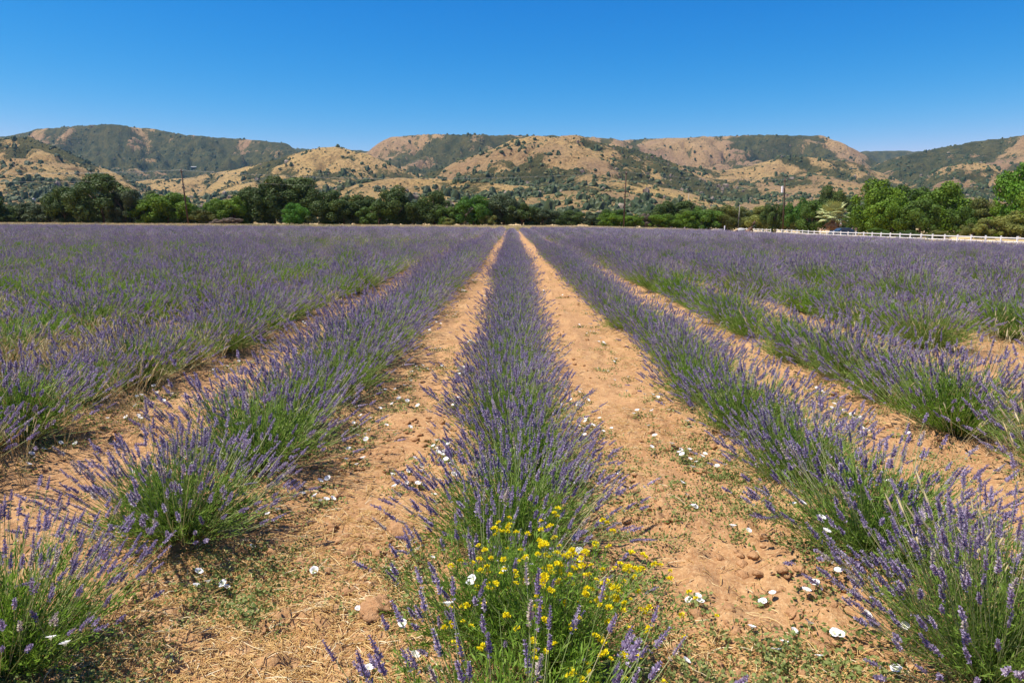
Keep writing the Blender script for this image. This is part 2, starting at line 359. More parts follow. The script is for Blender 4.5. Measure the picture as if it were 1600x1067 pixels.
# ------------------------------------------------------------------ scatter with geometry nodes (stuff only)
def scatter(name, pts, rot, scl, vid, variants, kind='stuff', label=None):
    protos = bpy.data.collections.new(name + '_source')
    for k, pm in enumerate(variants):
        o = bpy.data.objects.new('%s_source_%02d' % (name, k), pm); protos.objects.link(o)
    me = bpy.data.meshes.new(name); me.vertices.add(len(pts)); me.vertices.foreach_set('co', np.asarray(pts, np.float32).ravel())
    a = me.attributes.new('rot', 'FLOAT_VECTOR', 'POINT'); a.data.foreach_set('vector', np.asarray(rot, np.float32).ravel())
    a = me.attributes.new('scl', 'FLOAT_VECTOR', 'POINT'); a.data.foreach_set('vector', np.asarray(scl, np.float32).ravel())
    a = me.attributes.new('vid', 'INT', 'POINT'); a.data.foreach_set('value', np.asarray(vid, np.int32))
    o = link(name, me)
    g = bpy.data.node_groups.new(name, 'GeometryNodeTree')
    g.interface.new_socket('Geometry', in_out='INPUT', socket_type='NodeSocketGeometry'); g.interface.new_socket('Geometry', in_out='OUTPUT', socket_type='NodeSocketGeometry')
    N = g.nodes; i_ = N.new('NodeGroupInput'); o_ = N.new('NodeGroupOutput')
    ci = N.new('GeometryNodeCollectionInfo'); ci.inputs['Collection'].default_value = protos
    ci.inputs['Separate Children'].default_value = True; ci.inputs['Reset Children'].default_value = True
    ip = N.new('GeometryNodeInstanceOnPoints'); ip.inputs['Pick Instance'].default_value = True
    def na(nm, dt):
        n = N.new('GeometryNodeInputNamedAttribute'); n.data_type = dt; n.inputs['Name'].default_value = nm; return n.outputs['Attribute']
    er = N.new('FunctionNodeEulerToRotation')
    L = g.links; L.new(i_.outputs[0], ip.inputs['Points']); L.new(ci.outputs[0], ip.inputs['Instance'])
    L.new(na('vid', 'INT'), ip.inputs['Instance Index']); L.new(na('rot', 'FLOAT_VECTOR'), er.inputs[0]); L.new(er.outputs[0], ip.inputs['Rotation'])
    L.new(na('scl', 'FLOAT_VECTOR'), ip.inputs['Scale']); L.new(ip.outputs[0], o_.inputs[0])
    md = o.modifiers.new('scatter', 'NODES'); md.node_group = g
    tag(o, label, None, None, kind); return o

# ---- hillside scrub
def blob(seed, mat, flat=.8, n=1):
    r_ = np.random.default_rng(seed); import bmesh
    bm = bmesh.new(); vs = []
    bmesh.ops.create_icosphere(bm, subdivisions=2, radius=1)
    for v_ in bm.verts:
        f = .62 + .55 * r_.random(); v_.co *= f; v_.co.z = v_.co.z * flat + .4; v_.co.x *= 1.0 + .5 * ((seed * 7) % 3) / 3
    me = bpy.data.meshes.new('scrub_clump'); bm.to_mesh(me); bm.free(); me.materials.append(mat); return me
def hmat(name, c1, c2):
    t = NT(name); M[name] = t.leafy(t.mix(objrand(t), c1, c2), .1); return M[name]
hmat('scrub_dark', (.032, .055, .018), (.07, .09, .03)); hmat('scrub_olive', (.13, .14, .045), (.22, .20, .07)); hmat('scrub_grey', (.17, .13, .095), (.26, .20, .14))
vs = [blob(i, M['scrub_dark'], [.8, 1.0, 1.5, .7][i]) for i in range(4)] + [blob(10 + i, M['scrub_olive'], .65) for i in range(2)] + [blob(20 + i, M['scrub_grey'], 1.4) for i in range(2)]
NP = 420000
a_ = rng.uniform(-1.2, 1.2, NP); lY = rng.uniform(math.log(400), math.log(3300), NP); Yv = np.exp(lY)
z_, v_, g_, rl = hill_sample(a_, lY)
X_ = a_ * Yv
clump = fbm(X_ * .011, Yv * .011, 91, 5)
pd = (v_ ** 1.3) * .45 + .03 + .55 * np.clip(clump - .50, 0, 1) * 5 * (1 - g_ * .5)
keep = (rng.random(NP) < pd * np.clip(Yv / 1500, .12, 1) * .8) & (z_ > 1.5)
a_, Yv, z_, v_, X_, clump = a_[keep], Yv[keep], z_[keep], v_[keep], X_[keep], clump[keep]; n = len(a_)
tree = rng.random(n) < .12 + .25 * np.clip(clump - .5, 0, 1)
s = np.where(tree, rng.uniform(2.0, 4.6, n), .6 + 2.0 * rng.random(n) ** 1.8)
vid = np.where(tree, rng.integers(0, 4, n), np.where(rng.random(n) < .5, rng.integers(4, 6, n), rng.integers(0, 4, n)))
greyb = (rng.random(n) < .03 + .05 * ((a_ > .08) & (a_ < .34) & (Yv < 1300)))
vid = np.where(greyb & (rng.random(n) < .8), rng.integers(6, 8, n), vid)
sc3 = np.stack([s, s, s * rng.uniform(.8, 1.4, n)], -1)
rot = np.zeros((n, 3)); rot[:, 2] = rng.uniform(0, 6.28, n)
scatter('hillside_scrub', np.stack([X_, Yv, z_ - .3 * s], -1), rot, sc3, vid, vs)
print('scrub', n)

# ------------------------------------------------------------------ air
t = NT('haze'); pv = t.node('ShaderNodeVolumePrincipled'); pv.inputs['Color'].default_value = (.34, .72, 1.0, 1); pv.inputs['Density'].default_value = .000042; pv.inputs['Anisotropy'].default_value = .1
t.l.new(pv.outputs[0], t.out.inputs['Volume'])
hz = MB().box((0, 2200, 200), (13000, 5400, 420)).build('haze', t.m); hz['kind'] = 'stuff'

# ------------------------------------------------------------------ lavender plants
def frames(T):
    up = np.tile([0.0, 0, 1], (len(T), 1)); up[np.abs(T[:, 2]) > .95] = [1, 0, 0]
    a = np.cross(T, up); a /= np.linalg.norm(a, axis=1)[:, None]; b = np.cross(T, a); return a, b
def tubes(C, Rd, sides, rnd, r_, jit=0, cap=False):
    """C (n,rings,3) Rd (n,rings) -> verts, quads, rnd"""
    n, m, _ = C.shape; T = C[:, -1] - C[:, 0]; T /= np.linalg.norm(T, axis=1)[:, None]
    a, b = frames(T); ang = np.linspace(0, 2 * math.pi, sides, endpoint=False)
    rr = Rd[:, :, None] * (1 + jit * r_.uniform(-1, 1, (n, m, sides)))
    V = C[:, :, None, :] + rr[..., None] * (a[:, None, None, :] * np.cos(ang)[None, None, :, None] + b[:, None, None, :] * np.sin(ang)[None, None, :, None])
    id_ = np.arange(n * m * sides).reshape(n, m, sides); nxt = np.roll(id_, -1, 2)
    Q = np.stack([id_[:, :-1], nxt[:, :-1], nxt[:, 1:], id_[:, 1:]], -1).reshape(-1, 4)
    rn = np.broadcast_to(rnd[:, None, None], (n, m, sides)) if rnd.ndim == 1 else np.broadcast_to(rnd[:, :, None], (n, m, sides))
    return V.reshape(-1, 3), Q, (rn + (r_.uniform(-.12, .12, (n, m, sides)) if jit else 0)).reshape(-1)
def leaf_quads(P, D, L, W, r_):
    n = len(P); s = np.cross(D, r_.normal(size=(n, 3))); s /= np.linalg.norm(s, axis=1)[:, None]
    nrm = np.cross(D, s)
    V = np.stack([P, P + D * (L * .5)[:, None] + s * W[:, None] + nrm * (L * .06)[:, None], P + D * L[:, None], P + D * (L * .5)[:, None] - s * W[:, None] + nrm * (L * .06)[:, None]], 1)
    return V.reshape(-1, 3), np.arange(4 * n).reshape(-1, 4)
def lavender_meshes(seed, nst, spread=1.0, lod=0, height=1.0):
    r_ = np.random.default_rng(seed)
    ph = r_.uniform(0, 6.283, nst); 
    ti = R(70) * spread * r_.random(nst) ** .62
    dirn = np.stack([np.sin(ti) * np.cos(ph), np.sin(ti) * np.sin(ph), np.cos(ti)], -1)
    L = (r_.uniform(.40, .62, nst) * height) * (1 - .10 * (ti / R(70)))
    br = .15 * np.sqrt(r_.random(nst)); p0 = np.stack([np.cos(ph) * br * (.4 + ti), np.sin(ph) * br * (.4 + ti), np.full(nst, .04)], -1)
    side = r_.normal(size=(nst, 3)) * np.where(r_.random((nst, 1)) < .12, .12, .04); sag = np.array([0, 0, 1.0])
    tv = np.linspace(0, 1, 5 if lod == 0 else 3)
    def curve(tt):   # (n,m)
        return p0[:, None] + dirn[:, None] * (L[:, None] * tt)[..., None] + side[:, None] * (tt ** 2)[..., None] + sag * (.10 * np.sin(ti)[:, None] * (tt ** 2.2 - tt * .35) * height)[..., None]
    t0 = np.broadcast_to(tv, (nst, len(tv))); rnd = r_.random(nst)
    V, Q, rn = tubes(curve(t0), np.broadcast_to(np.linspace(.0019, .0013, len(tv)) * (1 if lod == 0 else 2.0), (nst, len(tv))), 3, rnd, r_)
    # narrow leaves low on the stems
    stems = mesh_np('flower_stems', V, Q, M['stem'], {'rnd': rn})
    # spikes
    end = curve(np.full((nst, 1), 1.0))[:, 0]; tan = end - curve(np.full((nst, 1), .9))[:, 0]; tan /= np.linalg.norm(tan, axis=1)[:, None]
    sl = r_.uniform(.045, .082, nst); ok = r_.random(nst) < .93
    if lod == 0:
        W_ = 9; F_ = 6; nk = int(ok.sum()); e_, t_, s_ = end[ok], tan[ok], sl[ok]; a, b = frames(t_)
        R0 = r_.uniform(.85, 1.2, nk)
        u = np.linspace(0, 1, W_) ** 1.05; u = np.concatenate([u, [-.28]])       # one detached lower whorl
        prof = np.concatenate([(1 - .52 * np.linspace(0, 1, W_) ** 1.7), [.75]]); prof[0] = .85
        low = r_.random(nk) < .55
        ang = r_.uniform(0, 6.28, (nk, W_ + 1, 1)) + np.arange(F_)[None, None] * (2 * math.pi / F_) + r_.normal(0, .25, (nk, W_ + 1, F_))
        rad = a[:, None, None] * np.cos(ang)[..., None] + b[:, None, None] * np.sin(ang)[..., None]
        P = e_[:, None, None] + t_[:, None, None] * ((u[None] * s_[:, None])[:, :, None] + r_.normal(0, .0012, ang.shape))[..., None] + rad * .0012
        D = rad * r_.uniform(.75, 1.15, ang.shape)[..., None] + t_[:, None, None] * r_.uniform(.25, 1.05, ang.shape)[..., None]; D /= np.linalg.norm(D, axis=3)[..., None]
        Lf = .0118 * (prof[None] * R0[:, None])[:, :, None] * r_.uniform(.7, 1.25, ang.shape)
        Wf = Lf * .34
        rr_ = np.clip(r_.normal(.42, .16, (nk, 1, 1)) + r_.normal(0, .20, ang.shape), 0, .95); rr_[r_.random(nk) < .07] = 1.0
        mask = np.ones(ang.shape, bool); mask[~low, -1] = False
        V, Q = leaf_quads(P[mask], D[mask], Lf[mask], Wf[mask], r_); rn = np.repeat(rr_[mask], 4)
        Vc, Qc, rc = tubes(np.stack([e_, e_ + t_ * (s_ * .55)[:, None], e_ + t_ * (s_ * 1.06)[:, None]], 1), np.broadcast_to(np.array([.0030, .0036, .0012]), (nk, 3)), 3, np.full(nk, .12), r_)
        Vs, Qs, Rs = [V, Vc], [Q, Qc + len(V)], [rn, rc]
    else:
        m = 4; sd = 3; u = np.linspace(0, 1, m); prof = np.array([.5, 1.0, .85, .2]); R0 = r_.uniform(.0085, .012, nst); sl = sl * 1.15
        C = end[:, None] + tan[:, None] * (u[None] * sl[:, None])[..., None]
        rw = r_.normal(.45, .20, (nst, 1)) + r_.uniform(-.15, .15, (nst, m))
        V, Q, rn = tubes(C[ok], (R0[:, None] * prof[None])[ok], sd, np.clip(rw, 0, 1)[ok], r_, .2)
        Vs, Qs, Rs = [V], [Q], [rn]
    spikes = mesh_np('flower_spikes', np.concatenate(Vs), np.concatenate(Qs), M['flower'], {'rnd': np.clip(np.concatenate(Rs), 0, 1)})
    # foliage: leafy shoots
    ns = 330 if lod == 0 else 90; per = 32 if lod == 0 else 14
    ph = r_.uniform(0, 6.283, ns); ti = R(78) * r_.random(ns) ** .55
    d = np.stack([np.sin(ti) * np.cos(ph), np.sin(ti) * np.sin(ph), np.cos(ti)], -1)
    Ls = r_.uniform(.28, .52, ns) * height * (1 + .15 * spread * np.sin(ti))
    u = r_.random((ns, per)) ** .7
    P = d[:, None] * (Ls[:, None] * u)[..., None] + r_.normal(size=(ns, per, 3)) * .006; P[..., 2] = np.abs(P[..., 2]) + .01 + .05 * u * np.sin(ti)[:, None]
    dd = d[:, None] * .9 + r_.normal(size=(ns, per, 3)) * .38; dd[..., 2] += .25; dd /= np.linalg.norm(dd, axis=2)[..., None]
    n = ns * per
    V, Q = leaf_quads(P.reshape(-1, 3), dd.reshape(-1, 3), r_.uniform(.03, .055, n) * (1 if lod == 0 else 1.6), r_.uniform(.0022, .0038, n) * (1 if lod == 0 else 2.2), r_)
    rn = np.repeat(np.clip(.30 + .4 * (u.reshape(-1) - .5) + r_.normal(0, .18, n), 0, 1), 4)
    leaves = mesh_np('foliage', V, Q, M['leaf'], {'rnd': rn})
    return stems, spikes, leaves
def join_meshes(name, ms):
    Vs, Qs, Rs, MI = [], [], [], []; off = 0
    for k, m in enumerate(ms):
        nv = len(m.vertices); v = np.empty(nv * 3, np.float32); m.vertices.foreach_get('co', v); Vs.append(v.reshape(-1, 3))
        l = np.empty(len(m.loops), np.int32); m.loops.foreach_get('vertex_index', l); Qs.append(l.reshape(-1, 4) + off); off += nv
        r_ = np.empty(nv, np.float32); m.attributes['rnd'].data.foreach_get('value', r_); Rs.append(r_); MI.append(np.full(len(l) // 4, k, np.int32))
    me = mesh_np(name, np.concatenate(Vs), np.concatenate(Qs), None, {'rnd': np.concatenate(Rs)})
    for m in ms: me.materials.append(m.materials[0])
    me.polygons.foreach_set('material_index', np.concatenate(MI)); return me
near_var = [lavender_meshes(100 + i, n_, sp, 0, h_) for i, (n_, sp, h_) in enumerate([(330, 1.0, 1.0), (400, .95, 1.05), (260, 1.05, .95), (360, 1.0, .92), (300, .9, 1.08), (95, .95, 1.0), (60, 1.05, .85), (150, 1.0, .95)])]
far_var = [join_meshes('lavender_far', lavender_meshes(200 + i, n_, 1.0, 1, h_)) for i, (n_, h_) in enumerate([(230, 1.0), (280, 1.0), (190, 1.0), (75, .95), (45, .85)])]

# plant positions
pos = []   # x, y, row, size
explicit = {0: [1.66, 2.60, 3.45, 4.35, 5.25], -1: [2.42, 3.5, 4.55, 5.5, 6.45, 7.35], 1: [2.35, 3.38, 4.38, 5.35], -2: [3.05, 4.1, 5.1], 2: [3.15, 4.3, 5.45]}
prow = np.random.default_rng(5)
for k in range(-62, 27):
    x0 = row_x(k); ys = list(explicit.get(k, []))
    y = (ys[-1] if ys else abs(x0) * 1.0 + prow.uniform(.0, 1) - 2)
    if not ys: ys.append(max(y, 1.5 + prow.uniform(0, 1)))
    y = ys[-1]
    while y < FIELD_END - 1:
        y += prow.uniform(.84, 1.04) if y > 6 else prow.uniform(.92, 1.06); ys.append(y)
    for j, y in enumerate(ys):
        if (abs(x0) > 4.5 or y > 9) and abs(x0) > 3 and prow.random() < (.05 if x0 > 0 else .07): continue
        if x0 > 47.6: continue
        big_ = fbm(np.array([x0 * .12]), np.array([y * .1]), 15, 3)[0]
        s = (.90 + .48 * big_) * prow.uniform(.9, 1.12)
        if abs(k) > 1: s *= prow.uniform(.82, 1.05)
        if k == 0: s *= .80
        if k > 1: s *= 1.10
        if k < -1: s *= 1.04
        if k == 0 and j == 0: s = .92
        if k == 0 and j == 1: s = .88
        if k == -1: s *= 1.0
        if k == 1: s *= .86
        if k == -1 and j == 0: s = .84; x0_ = -1.92
        else: x0_ = x0
        pos.append((x0_ + prow.normal(0, .05), y, k, s, big_))
pos = np.array(pos)
ang = np.abs(pos[:, 0]) / (pos[:, 1] + 1.2); seen = ang < .80
far_pos = pos[np.abs(pos[:, 0]) / (pos[:, 1] + 9) < .95]
dist = np.hypot(pos[:, 0], pos[:, 1]); order = np.argsort(np.where(seen, dist, 1e9))
ind = order[:300]; ind_set = set(ind.tolist())
ORD = ['nearest', 'second nearest', 'third nearest', 'fourth nearest', 'fifth nearest', 'sixth nearest', 'seventh nearest', 'eighth nearest', 'ninth nearest', 'tenth nearest']
NUM = ['', 'first', 'second', 'third', 'fourth', 'fifth', 'sixth', 'seventh', 'eighth', 'ninth', 'tenth', 'eleventh', 'twelfth', 'thirteenth', 'fourteenth', 'fifteenth', 'sixteenth', 'seventeenth', 'eighteenth', 'nineteenth', 'twentieth']
def rown(k): return 'the central row' if k == 0 else 'the %s row %s of centre' % (NUM[abs(k)], 'left' if k < 0 else 'right')
rows = {}
for i in ind: rows.setdefault(int(pos[i, 2]), []).append(i)
special = {(0, 1): 'lavender bush at the bottom centre with yellow wildflowers growing through it'}
proto_p = None
for k, lst in rows.items():
    lst.sort(key=lambda i: pos[i, 1])
    for j, i in enumerate(lst):
        x, y, _, s, b = pos[i]
        vi = int(prow.integers(0, 5))
        gp = float(fbm(np.array([x * .22]), np.array([y * .16]), 415, 3)[0])
        if abs(k) > 1 and not (abs(k) == 2 and y < 7) and prow.random() < np.clip((gp - .33) * 4, .10, .8) * (1.0 if x < 0 else .6): vi = int(prow.choice([5, 6, 7, 7]))
        if k == 0: vi = [5, 5, 0, 3, 1][j % 5] if j < 5 else (1 if j % 2 else 0)

        look = ['full purple', 'dense purple', 'loose open', 'low rounded', 'tall narrow', 'sparse', 'mostly green', 'thinly flowering'][vi]
        if j < 10: lab = '%s lavender bush, the %s one in %s' % (look, ORD[j], rown(k))
        else: lab = 'lavender bush farther back than the tenth in %s' % rown(k)
        lab = special.get((k, j), lab)
        o = tag(link('lavender_plant', None, loc=(x, y, gzs(x, y) - .02), rot=(prow.normal(0, .05), prow.normal(0, .05), prow.uniform(0, 6.28)), scl=(s, s, s * prow.uniform(.9, 1.05))), lab, 'lavender', 'lavender bushes in ' + rown(k))
        for nm, me in zip(('flower_stems', 'flower_spikes', 'foliage'), near_var[vi]):
            c = link(nm, me, o); c['kind'] = 'stuff'
keepf = np.array([i for i in range(len(pos)) if i not in ind_set and (abs(pos[i, 0]) / (pos[i, 1] + 9) < .95)])
fp = pos[keepf]; n = len(fp)
rr = np.random.default_rng(9)
# (plants nearer than 40 m keep the detailed meshes)
near_join = [join_meshes('lavender_mid', v) for v in near_var]
dd = np.hypot(fp[:, 0], fp[:, 1])
gp = fbm(fp[:, 0] * .10, fp[:, 1] * .07, 415, 4)
sp = rr.random(n) < np.clip((gp - .34) * 4.5, .08, .85) * np.where(fp[:, 0] < 0, 1.0, .6) * (1 - .7 * sstep(60, 110, dd))
vid = np.where(dd < 45, np.where(sp, rr.choice([5, 6, 7], n), rr.integers(0, 5, n)), 8 + np.where(sp, 3 + rr.integers(0, 2, n), rr.integers(0, 3, n)))
s = fp[:, 3]; rot = np.zeros((n, 3)); rot[:, 2] = rr.uniform(0, 6.28, n); rot[:, :2] = rr.normal(0, .06, (n, 2))
scatter('lavender_field', np.stack([fp[:, 0], fp[:, 1], gz(fp[:, 0], fp[:, 1]) - .02], -1), rot, np.stack([s, s, s], -1), vid, near_join + far_var)
print('field plants', len(pos), n)

# ------------------------------------------------------------------ straw, weeds, clods, dry grass (stuff)
def straw_mesh(seed):
    r_ = np.random.default_rng(seed); L = 1.0; b = r_.uniform(-.25, .25); c = r_.uniform(0, .12)
    pts = np.array([[[-.5, 0, .02], [-.17, b * .5, .03 + c], [.17, b, .03 + c], [.5, b * .3, .02]]])
    V, Q, _ = tubes(pts, np.array([[.016, .018, .018, .012]]), 3, np.zeros(1), r_)
    return mesh_np('straw', V, Q, M['straw'])
sv = [straw_mesh(i) for i in range(5)]
def cand(n, ymax, ymin=1.4, fan=.85):
    y = ymin * (ymax / ymin) ** rng.random(n); x = rng.uniform(-1, 1, n) * (fan * y + .6); return x, y
x, y = cand(150000, 26)
q_ = np.abs(near_row(x)); dn = fbm(x * 1.1, y * .9, 21, 3)
pr = np.clip((dn - .42) * 3.2, .04, 1) * np.where(q_ > .35, 1, .35) * np.where((np.abs(x) < 1.6), 1.0, .5)
pr = np.where((x > -1.7) & (x < -.45) & (y < 3.9), np.maximum(pr, 1), pr)
pr = np.where((x > .45) & (x < 1.1) & (y < 9), np.maximum(pr, np.clip((dn - .36) * 4, .12, .85)), pr)
pr = np.where((x > -1.5) & (x < -.5) & (y < 12), np.maximum(pr, np.clip((dn - .40) * 4, .10, .8)), pr)
k_ = rng.random(len(x)) < pr; x, y = x[k_], y[k_]; n = len(x)
L_ = rng.uniform(.025, .12, n) * np.where(rng.random(n) < .12, 1.6, 1); rad = rng.uniform(.6, 1.2, n) * .10
rot = np.stack([rng.uniform(0, 6.28, n) * 0, rng.normal(0, .18, n), rng.uniform(0, 6.28, n)], -1)
scatter('straw_litter', np.stack([x, y, gz(x, y) + .003], -1), rot, np.stack([L_, rad, rad], -1), rng.integers(0, 5, n), sv); print('straw', n)
def weed_mesh(seed, nl=10, size=.015):
    r_ = np.random.default_rng(seed); n = nl
    ph = r_.uniform(0, 6.28, n); rad = r_.uniform(0, .05, n)
    P = np.stack([np.cos(ph) * rad, np.sin(ph) * rad, r_.uniform(.004, .03, n)], -1)
    D = np.stack([np.cos(ph), np.sin(ph), r_.uniform(.1, .9, n)], -1) + r_.normal(0, .4, (n, 3)); D /= np.linalg.norm(D, axis=1)[:, None]
    V, Q = leaf_quads(P, D, r_.uniform(.7, 1.3, n) * size, r_.uniform(.25, .4, n) * size, r_)
    return mesh_np('weed_leaves', V, Q, M['weed'], {'rnd': np.zeros(len(V))})
wv = [weed_mesh(i) for i in range(4)]
x, y = cand(60000, 30); q_ = np.abs(near_row(x)); dn = fbm(x * 1.6, y * 1.3, 121, 4)
pr = np.clip((dn - .52) * 6, 0, .8) * (.35 + .65 * np.exp(-((q_ - .48) / .22) ** 2)) + .16 * np.exp(-((q_ - .3) / .2) ** 2)
pr = np.where((x > .95) & (x < 1.7) & (y < 3.5), np.maximum(pr, np.clip((dn - .44) * 4, 0, 1) * .8), pr)
k_ = rng.random(len(x)) < pr; x, y = x[k_], y[k_]; n = len(x); s = rng.uniform(.6, 1.5, n)
rot = np.zeros((n, 3)); rot[:, 2] = rng.uniform(0, 6.28, n)
scatter('ground_weeds', np.stack([x, y, gz(x, y)], -1), rot, np.stack([s, s, s], -1), rng.integers(0, 4, n), wv); print('weeds', n)
def clod_mesh(seed, sub=2, rough=.3):
    import bmesh
    r_ = np.random.default_rng(seed); bm = bmesh.new(); bmesh.ops.create_icosphere(bm, subdivisions=sub, radius=1)
    co = np.array([v.co[:] for v in bm.verts]); nn = fbm(co[:, 0] * 1.4 + co[:, 2] * 1.1 + seed * 3.1, co[:, 1] * 1.4 - co[:, 2] * .8 + seed, seed, 6, .62)
    for v, f in zip(bm.verts, nn): v.co *= (.55 + rough * 4.2 * (f - .30)); v.co.x *= 1.25; v.co.z *= .62
    me = bpy.data.meshes.new('clod'); bm.to_mesh(me); bm.free(); me.materials.append(M['clod'])
    me.polygons.foreach_set('use_smooth', [True] * len(me.polygons)); return me
cv = [clod_mesh(i) for i in range(5)]
x, y = cand(40000, 24); q_ = np.abs(near_row(x)); dn = fbm(x * 1.3, y * 1.2, 221, 4)
k_ = rng.random(len(x)) < np.clip((dn - .45) * 3.5, .03, 1) * np.where(q_ > .3, .6, .3); x, y = x[k_], y[k_]; n = len(x); s = .004 + .034 * rng.random(n) ** 2.6
rot = rng.uniform(0, 6.28, (n, 3)) * [.1, .1, 1]
scatter('soil_clods', np.stack([x, y, gz(x, y) + s * .15], -1), rot, np.stack([s, s, s], -1), rng.integers(0, 5, n), cv); print('clods', n)
def drygrass_mesh(seed, n=9, h=.55, spread=.35):
    r_ = np.random.default_rng(seed); ph = r_.uniform(0, 6.28, n); ti = spread * r_.random(n)
    d = np.stack([np.sin(ti) * np.cos(ph), np.sin(ti) * np.sin(ph), np.cos(ti)], -1); L = h * r_.uniform(.7, 1.1, n)
    t_ = np.linspace(0, 1, 4)[None]; C = d[:, None] * (L[:, None] * t_)[..., None] + np.stack([np.cos(ph), np.sin(ph), -.5 + 0 * ph], -1)[:, None] * (.10 * t_ ** 2)[..., None] + r_.normal(0, .02, (n, 1, 3)) * [1, 1, 0]
    V, Q, _ = tubes(C, np.broadcast_to(np.array([.0016, .0014, .0012, .001]), (n, 4)), 3, np.zeros(n), r_)
    e = C[:, -1]; tn = e - C[:, -2]; tn /= np.linalg.norm(tn, axis=1)[:, None]
    H = e[:, None] + tn[:, None] * (np.array([0, .02, .05, .085])[None])[..., None]
    V2, Q2, _ = tubes(H, np.broadcast_to(np.array([.002, .006, .0045, .0008]), (n, 4)), 4, np.zeros(n), r_, .3)
    a, b = frames(tn); P = np.repeat(e, 6, 0) + np.repeat(tn, 6, 0) * r_.uniform(0, .07, (6 * n, 1))
    D = np.repeat(tn, 6, 0) + r_.normal(0, .28, (6 * n, 3)); D /= np.linalg.norm(D, axis=1)[:, None]
    V3, Q3 = leaf_quads(P, D, np.full(6 * n, .05), np.full(6 * n, .0007), r_)
    return mesh_np('dry_grass_tuft', np.concatenate([V, V2, V3]), np.concatenate([Q, Q2 + len(V), Q3 + len(V) + len(V2)]), M['dry'])
dg = [drygrass_mesh(i) for i in range(4)]
y = 2.2 * (115 / 2.2) ** rng.random(34000); x = rng.uniform(-1, 1, 34000) * (.8 * y + 1)
dn = fbm(x * .16, y * .13, 321, 4); q_ = np.abs(near_row(x))
pr = np.where((x > 0) & (y < 14), .25, 1) * np.clip((dn - .40) * 3.5, .08, .9) * np.where(x < 0, .75, .45) * (x < 47.5) * np.where(np.abs(x) < 2.9, 0, 1) * np.where(q_ < .75, 1, .4) * np.where(y < 6.5, .22, 1)
k_ = rng.random(len(x)) < pr; x, y = x[k_], y[k_]
ex = [at_ground(*p) for p in [(1490, 985), (1530, 1010), (1560, 1055), (1505, 1045), (1590, 1000), (1540, 960), (1470, 1040), (1395, 640), (300, 835), (205, 880), (15, 1020)]]
x = np.concatenate([x, [p[0] for p in ex]]); y = np.concatenate([y, [p[1] for p in ex]]); n = len(x)
s = rng.uniform(.55, .95, n); rot = np.stack([rng.normal(0, .1, n), rng.normal(0, .1, n), rng.uniform(0, 6.28, n)], -1)
scatter('dry_grass', np.stack([x, y, gz(x, y)], -1), rot, np.stack([s, s, s], -1), rng.integers(0, 4, n), dg); print('dry', n)
# grass strip past the field and along the fence
def tuft_mesh(seed, mat, n=26):
    r_ = np.random.default_rng(seed); P = r_.normal(0, .22, (n, 3)) * [1, 1, 0]; D = r_.normal(0, .3, (n, 3)); D[:, 2] = 1; D /= np.linalg.norm(D, axis=1)[:, None]
    V, Q = leaf_quads(P, D, r_.uniform(.25, .6, n), np.full(n, .025), r_); return mesh_np('grass_tuft', V, Q, mat)
gt = [tuft_mesh(i, M['dry']) for i in range(3)] + [tuft_mesh(7, M['weed'])]
n = 42000; x = rng.uniform(-150, 120, n); y = FIELD_END + 1.5 + 26 * rng.random(n) ** 1.5
x2 = rng.uniform(49.6, 62, 7000); y2 = rng.uniform(45, 160, 7000)
x = np.concatenate([x, x2]); y = np.concatenate([y, y2]); n = len(x); s = rng.uniform(.5, 1.2, n); s[x > 49] *= .45
rot = np.zeros((n, 3)); rot[:, 2] = rng.uniform(0, 6.28, n)
scatter('grass_strip', np.stack([x, y, gz(x, y)], -1), rot, np.stack([s, s, s * .8], -1), np.where(rng.random(n) < np.clip(fbm(x * .05, y * .1, 5, 3) - .30, .02, .5), 3, rng.integers(0, 3, n)), gt)

# big soil clods, each its own thing
clods = [(628, 838, .075, 'large tan soil clod beside the left edge of the central row'), (596, 962, .085, 'broad pale soil clod beside the yellow wildflowers'),
 (1020, 802, .05, 'brown soil clod in the right path beside the central row'), (405, 990, .035, 'smooth tan soil clod lying in straw in the left path'), (392, 962, .035, 'smooth tan soil clod just behind another one in the left path'),
 (640, 762, .05, 'rough soil clod at the central row, behind the large tan one'), (925, 860, .055, 'rounded soil clod behind the white flowers at the central row'), (1050, 706, .055, 'crusted brown soil clod halfway up the right path'),
 (1240, 965, .04, 'reddish soil clod among the bindweed leaves of the right path'), (1162, 820, .04, 'pale soil clod beside two white flowers of the right path'), (475, 715, .05, 'dark soil clod at the foot of the first left row'),
 (1095, 745, .04, 'small crusted soil clod beside bindweed at the first right row'), (560, 735, .035, 'small brown soil clod in the middle of the left path')]
for i, (px, py, s, lab) in enumerate(clods):
    x, y = at_ground(px, py); o = link('soil_clod', clod_mesh(50 + i, 4, .34), None, (x, y, gzs(x, y) + s * .05), (0.1, .15, i * 1.3), (s, s, s)); tag(o, lab, 'soil clod')

